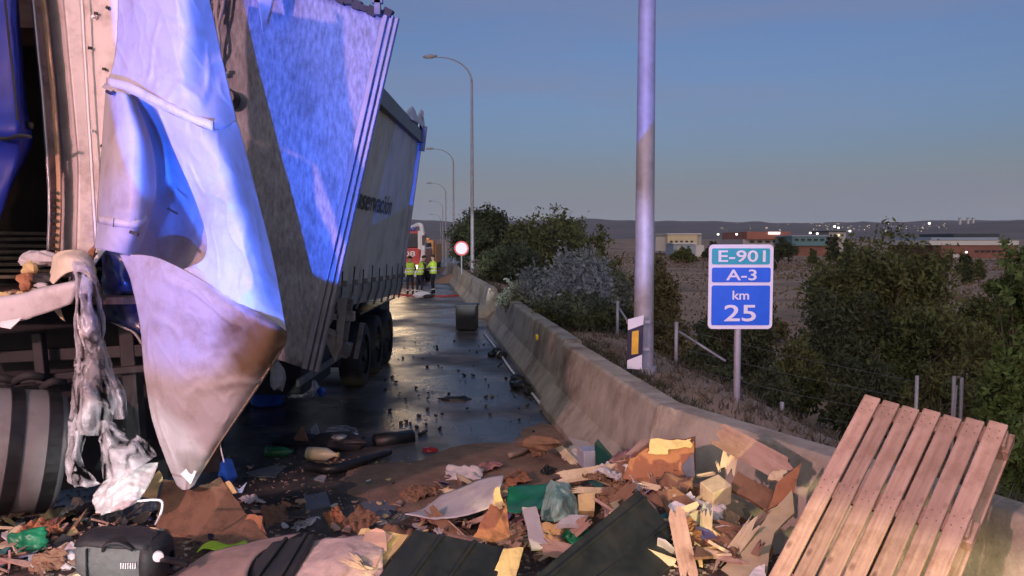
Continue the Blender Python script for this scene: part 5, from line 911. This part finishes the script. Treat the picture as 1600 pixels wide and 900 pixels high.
zone(40, -10, 240, 790, 905, woodm, 'splinter', .5, 1.0, .4, .03, 'wood splinter among the scraps in the left foreground', 'splinter', 'splinters in the left foreground')
zone(80, 650, 1100, 745, 870, paperm, 'scrap', .5, 1.2, .6, .03, 'scrap buried in the heap between shard and broken beam', 'scrap', 'scraps in the middle heap')
zone(60, 700, 1240, 740, 880, woodm, 'splinter', .6, 1.4, .6, .05, 'splinter stuck in the heap below the broken beam', 'splinter', 'splinters in the right heap')
zone(34, 1000, 1230, 730, 880, paperm[:6] + paperm[12:18], 'scrap', .7, 1.5, .8, .05, 'cardboard scrap wedged in the broken wood by the pallet', 'scrap', 'scraps in the right heap')
zone(60, 250, 700, 790, 870, paperm, 'scrap', .4, 1.0, .35, .02, 'flat scrap strewn between the brown flap and the black panels', 'scrap', 'scraps in front of the road')
zone(40, 340, 640, 690, 800, paperm, 'scrap', .25, .7, .3, .01, 'small scrap lying on the wet road near the pipe', 'scrap', 'scraps on the wet road')
zone(120, 600, 850, 530, 680, crumbm, 'crumb', .5, 1.8, .5, .01, 'tiny black crumb on the wet road beside the barrier', 'crumb', 'black crumbs on the wet road')
# crumpled sheets and longer broken planks thrown over the heap
def crumple(k, px, py, m, w_, label, cat, group, dz=.05):
    c = H(px, py, dz); rr = random.Random(300 + k); a = rr.uniform(0, 6.28); ux = Vector((math.cos(a), math.sin(a), rr.uniform(-.5, .5))).normalized(); uy = ux.cross(Vector((rr.uniform(-.6, .6), -.5 + rr.uniform(-.5, .5), 1)).normalized()).normalized(); asp = rr.uniform(.5, .95); g = []; n_ = 15
    for i in range(n_):
        row = []
        for j in range(n_):
            u, v = i / (n_ - 1) - .5, j / (n_ - 1) - .5; ed = 1 + .16 * noise.noise((u * 6, v * 6, k)); p = c + (ux * u + uy * v * asp) * w_ * ed
            nz_ = ux.cross(uy); q = Vector((u * 4, v * 4, k * 2.7)); p += nz_ * w_ * (.11 * (1 - abs(noise.noise(q)) * 2.5) + .06 * noise.noise(q * 2.6) + .35 * u * u) ; row.append(p + Vector((0, 0, w_ * .08)))
        g.append(row)
    return tag(MB().grid(g).build('crumpled_sheet', m, None, rr.random() < .4, solid=.005), label, cat, group)
spots = [(652, 770), (700, 832), (722, 742), (800, 752), (812, 840), (858, 735), (870, 842), (905, 835), (895, 712), (945, 752), (965, 778), (990, 752), (1005, 718), (1052, 752), (1075, 726), (1090, 800), (1068, 845), (1130, 815), (1150, 780), (1165, 865), (1190, 775), (1225, 742), (1085, 690), (1022, 765), (845, 705), (760, 730), (432, 806), (470, 818), (395, 780), (520, 806), (290, 800), (160, 812), (90, 806), (40, 850), (100, 870), (20, 800), (70, 880), (612, 845), (680, 806), (560, 818), (940, 720), (1010, 745), (1060, 700), (1110, 735), (1150, 715), (1185, 745), (1215, 775), (960, 735), (1040, 775), (1165, 800), (1120, 850), (880, 760), (350, 812), (230, 795), (130, 795), (60, 830)]
pal = [M_card, M_paper, M_cardo, M_card, M_cardy, M_film2, M_card, mat('tan_card', (.38, .27, .18)), mat('rose_card', (.34, .17, .16)), M_greenp, M_paper, M_card, M_crate]
for k, (px, py) in enumerate(spots):
    m_ = pal[(k * 5) % len(pal)]; nm = {'white_paper': 'white paper', 'brown_cardboard': 'brown cardboard', 'orange_cardboard': 'orange cardboard', 'yellow_cardboard': 'yellow cardboard', 'foggy_film': 'clear film', 'tan_card': 'tan card', 'rose_card': 'rose card', 'green_plastic': 'green plastic', 'crate_plastic': 'black plastic'}[m_.name]
    crumple(k, px, py, m_, random.uniform(.18, .40), 'crumpled %s sheet %s' % (nm, where(px, py)), 'sheet', 'crumpled sheets on the heap')
rp_ = random.Random(77)
for k in range(78):
    px, py = (rp_.uniform(880, 1235), rp_.uniform(700, 870)) if k < 66 else (rp_.uniform(660, 860), rp_.uniform(740, 850)); p = H(px, py, .08); a = rp_.uniform(0, 6.28); ln = rp_.uniform(.18, .5); dv = Vector((math.cos(a), math.sin(a) * .7, rp_.uniform(-.25, .7))).normalized() * ln
    plank('broken_plank', '%s broken plank %s' % ('long' if ln > .36 else 'short' if ln < .27 else 'medium', where(px, py)), 'plank', p - dv * .4, p + dv * .6, rp_.uniform(.03, .11), rp_.uniform(.012, .035), rp_.choice([M_wood, M_woodp, M_woodp, M_card, M_wood]), seed=200 + k, group='broken planks in the heap')
mb = MB()
for k in range(2600):
    px, py = rd.uniform(-10, 1240), rd.uniform(700, 905); p = H(px, py)
    if p.y > 8.3 or p.x > xb(p.y): continue
    s_ = rd.uniform(.006, .022); mb.box(p + Vector((0, 0, s_ * .4)), (s_ * rd.uniform(.6, 2.5), s_, s_ * .6), Matrix.Rotation(rd.uniform(0, 3), 3, 'Z') @ Matrix.Rotation(rd.uniform(-.6, .6), 3, 'X'))
tag(mb.build('rubble_crumbs', mat('crumb_mix', (.05, .04, .035), .8, col2=(.40, .32, .25), scale=30, detail=2), None), 'fine crumbs of wood and card strewn over the heap', 'rubble', kind='stuff')
# ------------------------------------------------------------------ people
SKIN = mat('skin', (.45, .28, .20), .6, var=.05); M_navy = mat('navy_cloth', (.012, .015, .035), .8, var=.2); M_shoe = mat('boots', (.01, .01, .01), .6); M_vest = mat('yellow_vest', (.50, .72, .06), .7, var=.08); M_silver = mat('silver_tape', (.70, .72, .72), .35, var=.05); M_hair = mat('dark_hair', (.02, .014, .01), .8)
def person(label, px, d, h, face, jac, arms, lean=0.0, stride=.0, hair=True, helmet=None):
    """joints in a body frame (x right, y forward), turned by face and set on the road"""
    base = Vector((P(px, 460, d).x, d, 0)); k = h / 1.75; Z = Matrix.Rotation(face, 3, 'Z')
    def W(v): v = Vector(v); v = Vector((v.x, v.y + lean * max(0, v.z - .9), v.z)); return base + Z @ (v * k)
    J = {}; E = []; Rr = {}
    def add(n, p, r, par=None):
        J[n] = W(p); Rr[n] = r * k
        if par: E.append((par, n))
    add('pel', (0, 0, .97), .135); add('spi', (0, .01, 1.15), .125, 'pel'); add('che', (0, 0, 1.34), .15, 'spi'); add('nk', (0, .0, 1.49), .055, 'che'); add('hd0', (0, .02, 1.57), .075, 'nk'); add('hd1', (0, .025, 1.66), .092, 'hd0'); add('hd2', (0, .01, 1.72), .07, 'hd1')
    for s, sn in ((-1, 'l'), (1, 'r')):
        hand, elb = arms[sn]
        add(sn + 'sh', (s * .19, 0, 1.42), .062, 'che'); add(sn + 'el', elb, .045, sn + 'sh'); add(sn + 'wr', hand, .03, sn + 'el')
        dv = (Vector(hand) - Vector(elb)).normalized(); sd_ = dv.cross(Vector((0, 0, 1)) if abs(dv.z) < .8 else Vector((0, 1, 0))).normalized(); pm = Vector(hand) + dv * .06; add(sn + 'pm', pm, .028, sn + 'wr')
        for f, (o_, ln) in enumerate(((-.027, .06), (-.009, .08), (.009, .085), (.027, .07))): add(sn + 'f%d' % f, pm + dv * .03 + sd_ * o_, .009, sn + 'pm'); add(sn + 'g%d' % f, pm + dv * (.03 + ln * .8) + sd_ * o_ * 1.1 + Vector((0, 0, -.015)), .008, sn + 'f%d' % f)
        add(sn + 'th', Vector(hand) + dv * .04 - sd_ * .05, .009, sn + 'wr')
        add(sn + 'hp', (s * .095, 0, .90), .095, 'pel'); add(sn + 'kn', (s * .11, .03 + s * stride, .50), .062, sn + 'hp'); add(sn + 'an', (s * .12, -.01 + s * stride * .7, .09), .045, sn + 'kn'); add(sn + 'he', (s * .12, -.05 + s * stride * .7, .045), .042, sn + 'an'); add(sn + 'to', (s * .14, .15 + s * stride * .7, .035), .036, sn + 'an')
    names = list(J); me = bpy.data.meshes.new('person'); me.from_pydata([J[n] - base for n in names], [(names.index(a), names.index(b_)) for a, b_ in E], []); o = bpy.data.objects.new('person', me); COL.objects.link(o); o.modifiers.new('k', 'SKIN'); u = o.modifiers.new('u', 'SUBSURF'); u.levels = 1
    for i, n in enumerate(names): sv = me.skin_vertices[0].data[i]; sv.radius = (Rr[n], Rr[n] * (.72 if n in ('che', 'spi', 'pel') else 1)); sv.use_root = n == 'pel'
    dg = bpy.context.evaluated_depsgraph_get(); dg.update(); m2 = bpy.data.meshes.new_from_object(o.evaluated_get(dg)); bpy.data.objects.remove(o)
    root = bpy.data.objects.new('person', m2); COL.objects.link(root); root.location = base; m2.name = 'person'; m2.shade_smooth(); tag(root, label, 'person', 'people in hi-vis vests on the road'); root.parent = None
    for mm in (jac, M_navy, SKIN, M_shoe): m2.materials.append(mm)
    hands = [J['lpm'] - base, J['rpm'] - base]
    for p in m2.polygons:
        c = p.center; z = c.z / k; p.material_index = 2 if (z > 1.5 or min((c - q).length for q in hands) < .1 * k) else 0 if z > .98 else 1 if z > .12 else 3
    inv = Z.inverted()
    def shell(z0, z1, grow, name, m, par, n=6):
        g = []
        for i in range(n + 1):
            z = z0 + (z1 - z0) * i / n; w_ = np.interp(z, [.9, 1.05, 1.15, 1.34, 1.44, 1.5], [.19, .175, .165, .205, .185, .10]) + grow; dp = np.interp(z, [.9, 1.15, 1.34, 1.5], [.14, .125, .145, .085]) + grow
            g.append([W((math.cos(2 * math.pi * (j % 24) / 24) * w_, math.sin(2 * math.pi * (j % 24) / 24) * dp, z)) for j in range(25)])
        return MB().grid(g).build(name, m, par, True, solid=.008)
    vt = shell(.93, 1.47, .012, 'vest', M_vest, root, 10); shell(1.03, 1.08, .022, 'reflective_band', M_silver, vt, 2); shell(1.18, 1.23, .022, 'reflective_band', M_silver, vt, 2)
    for s in ('l', 'r'):
        a = J[s + 'an']; b_ = J[s + 'kn']; p = a.lerp(b_, .3); MB().tube([p, p.lerp(b_, .14)], .066 * k, 12).build('ankle_band', M_silver, root)
    hd = J['hd1']; g = []
    for i in range(7):
        th = i / 6 * math.pi * .55; g.append([hd + Z @ (Vector((math.sin(th) * math.cos(2 * math.pi * (j % 16) / 16) * .098, math.sin(th) * math.sin(2 * math.pi * (j % 16) / 16) * .108 - .012, math.cos(th) * .105 + .018)) * k) for j in range(17)])
    MB().grid(g).build('helmet' if helmet else 'hair', helmet or M_hair, root, True, solid=.006)
    nf = W((0, .118, 1.645)); MB().box(nf, (.022, .03, .035), Z).build('nose', SKIN, root, bevel=.006); MB().box(W((0, .10, 1.60)), (.045, .012, .01), Z).build('mouth', mat('lips', (.3, .12, .1)), root)
    for s in (-1, 1): MB().box(W((s * .034, .105, 1.675)), (.02, .012, .01), Z).build('eye', M_dark, root); MB().box(W((s * .095, .02, 1.655)), (.02, .035, .055), Z).build('ear', SKIN, root, bevel=.006)
    return root
M_jb = mat('dark_jacket', (.02, .022, .04), .8, var=.2); M_jy = mat('yellow_sleeves', (.48, .66, .08), .7, var=.1)
person('leftmost person in yellow vest, seen from behind near the trailer', 641, 33.3, 1.70, R(20), M_jb, {'l': ((-.26, .12, .98), (-.27, -.02, 1.17)), 'r': ((.22, .28, 1.10), (.28, .06, 1.15))}, .02)
person('middle person in dark jacket and vest, bending toward the others', 655, 33.0, 1.72, R(-60), M_jb, {'l': ((-.15, .42, 1.12), (-.26, .18, 1.16)), 'r': ((.18, .40, 1.18), (.27, .14, 1.15))}, .30, .06)
person('rightmost person in bright vest and dark trousers, arm held out', 677, 34.0, 1.74, R(70), M_jy, {'l': ((-.12, .46, 1.22), (-.26, .2, 1.18)), 'r': ((.26, .10, .95), (.28, -.02, 1.16))}, .0, .03)
kb = lump('kit_bag', 'white and black kit bag on the road at the middle person\'s feet', 'bag', 660, 461, 31.6, .28, M_paintw, 71, (1.3, .8, .45)); lump('boots_pile', 'dark gear lying right of the white kit bag', 'gear', 670, 463, 31.4, .16, M_dark, 72, (1.5, .8, .5))
# ------------------------------------------------------------------ fire engine and orange truck behind
fe_ = thing('fire_engine', 'red and white fire engine half hidden behind the trailer', 'fire engine', (-6.6, 44, 0)); M_fr = mat('fire_red', (.50, .02, .025), .35, var=.1, coat=.5); M_gl = mat('dark_glass', (.02, .03, .04), .08, spec=.8)
x0, x1 = P(588, 400, 42).x, P(658, 400, 42).x; xm = (x0 + x1) / 2; wd = x1 - x0
MB().box((xm, 45, 1.35), (wd, 6, 1.3)).build('body', M_fr, fe_, bevel=.08); MB().box((xm, 43.6, 2.45), (wd * .97, 3, .95)).build('cab', M_fr, fe_, bevel=.12); MB().box((xm, 42.07, 2.4), (wd * .88, .04, .78)).build('windscreen', M_gl, fe_, bevel=.05)
for s in (-1, 1): MB().box((xm + s * wd * .46, 42.05, 2.4), (.16, .10, 1.05)).build('pillar', M_paintw, fe_, bevel=.03); MB().box((xm + s * wd * .36, 41.97, .95), (.34, .06, .2)).build('headlight', mat('head_lamp', (.9, .9, .9), .2, emit=(1, .9, .7), estr=3), fe_, bevel=.02); MB().box((xm + s * (wd * .5 + .14), 41.9, 2.4), (.14, .12, .55)).build('mirror', M_black, fe_, bevel=.03)
MB().box((xm, 41.95, .62), (wd, .2, .4)).build('bumper', M_paintw, fe_, bevel=.05); MB().box((xm, 42.4, 3.02), (wd * .7, .4, .16)).build('light_bar', mat('bar_blue', (.03, .08, .5), .2), fe_, bevel=.03)
MB().tube(cr([Vector((xm + .4, 43, 3.0)), Vector((xm + wd * .5 - .1, 42.2, 3.25)), Vector((xm + wd * .5 + .05, 42.1, 2.9)), Vector((xm + wd * .5 + .1, 42.1, 1.8)), Vector((xm + wd * .5 + .0, 42.1, 1.2))], 16), .13, 10).build('crane_arm', M_paintw, fe_, True)
lettering('08', lambda u, v, z: Vector((xm + wd * .12 + u * .62, 41.96 - z * .02, 1.52 + v * .30)), M_paintw, fe_); MB().box((xm, 41.98, 1.67), (wd * .92, .03, .42)).build('grille_panel', M_fr, fe_, bevel=.01)
for y_ in (43.4, 46.8):
    for s in (-1, 1): wheel(fe_, (xm + s * (wd * .5 - .18), y_, .5), .5, .3)
ot = thing('orange_truck', 'orange maintenance truck parked behind the fire engine', 'truck', (-6.4, 58, 0)); xo0, xo1 = P(659, 400, 58).x, P(682, 400, 58).x; xo = (xo0 + xo1) / 2; wo = max(2.2, xo1 - xo0); M_or = mat('truck_orange', (.48, .20, .05), .45, var=.08)
xo = xo1 - wo / 2
MB().box((xo, 60, 1.45), (wo, 4.5, 1.5)).build('body', M_or, ot, bevel=.05); MB().box((xo, 57.2, 1.6), (wo * .95, 1.4, 1.7)).build('cab', M_or, ot, bevel=.08); MB().box((xo, 56.48, 1.95), (wo * .8, .04, .6)).build('windscreen', M_gl, ot, bevel=.02); MB().box((xo, 57.2, 2.52), (wo * .6, .3, .14)).build('beacon_bar', mat('amber_bar', (.8, .3, .05), .3), ot, bevel=.03)
for y_ in (57.4, 61.5):
    for s in (-1, 1): wheel(ot, (xo + s * (wo * .5 - .15), y_, .45), .45, .26)

# ------------------------------------------------------------------ evening haze
hz = MB().box((300, 2300, 58), (8000, 4800, 144)).build('haze', bpy.data.materials.new('haze_air'), None, loc=(0, 0, 0)); tag(hz, kind='stuff')
m = MATS['haze'] = hz.data.materials[0]; m.use_nodes = True; t = m.node_tree; t.nodes.remove(t.nodes['Principled BSDF']); v = t.nodes.new('ShaderNodeVolumePrincipled'); v.inputs['Color'].default_value = (.92, .94, 1, 1); v.inputs['Density'].default_value = .00007; v.inputs['Anisotropy'].default_value = .2; t.links.new(v.outputs[0], t.nodes['Material Output'].inputs['Volume'])

# alike labels: tell the things apart by their order from left to right
seen = {}
for o in SC.objects:
    if o.parent is None and o.get('label'): seen.setdefault(o['label'], []).append(o)
NTH = ('leftmost', 'second from left', 'third from left', 'fourth from left', 'fifth from left', 'sixth from left', 'seventh from left', 'eighth from left', 'ninth from left')
for lab, os_ in seen.items():
    if len(os_) > 1:
        for i_, o in enumerate(sorted(os_, key=lambda q_: q_.location.x / max(.1, q_.location.y))):
            if i_ < len(NTH): o['label'] = lab + ', ' + NTH[i_]
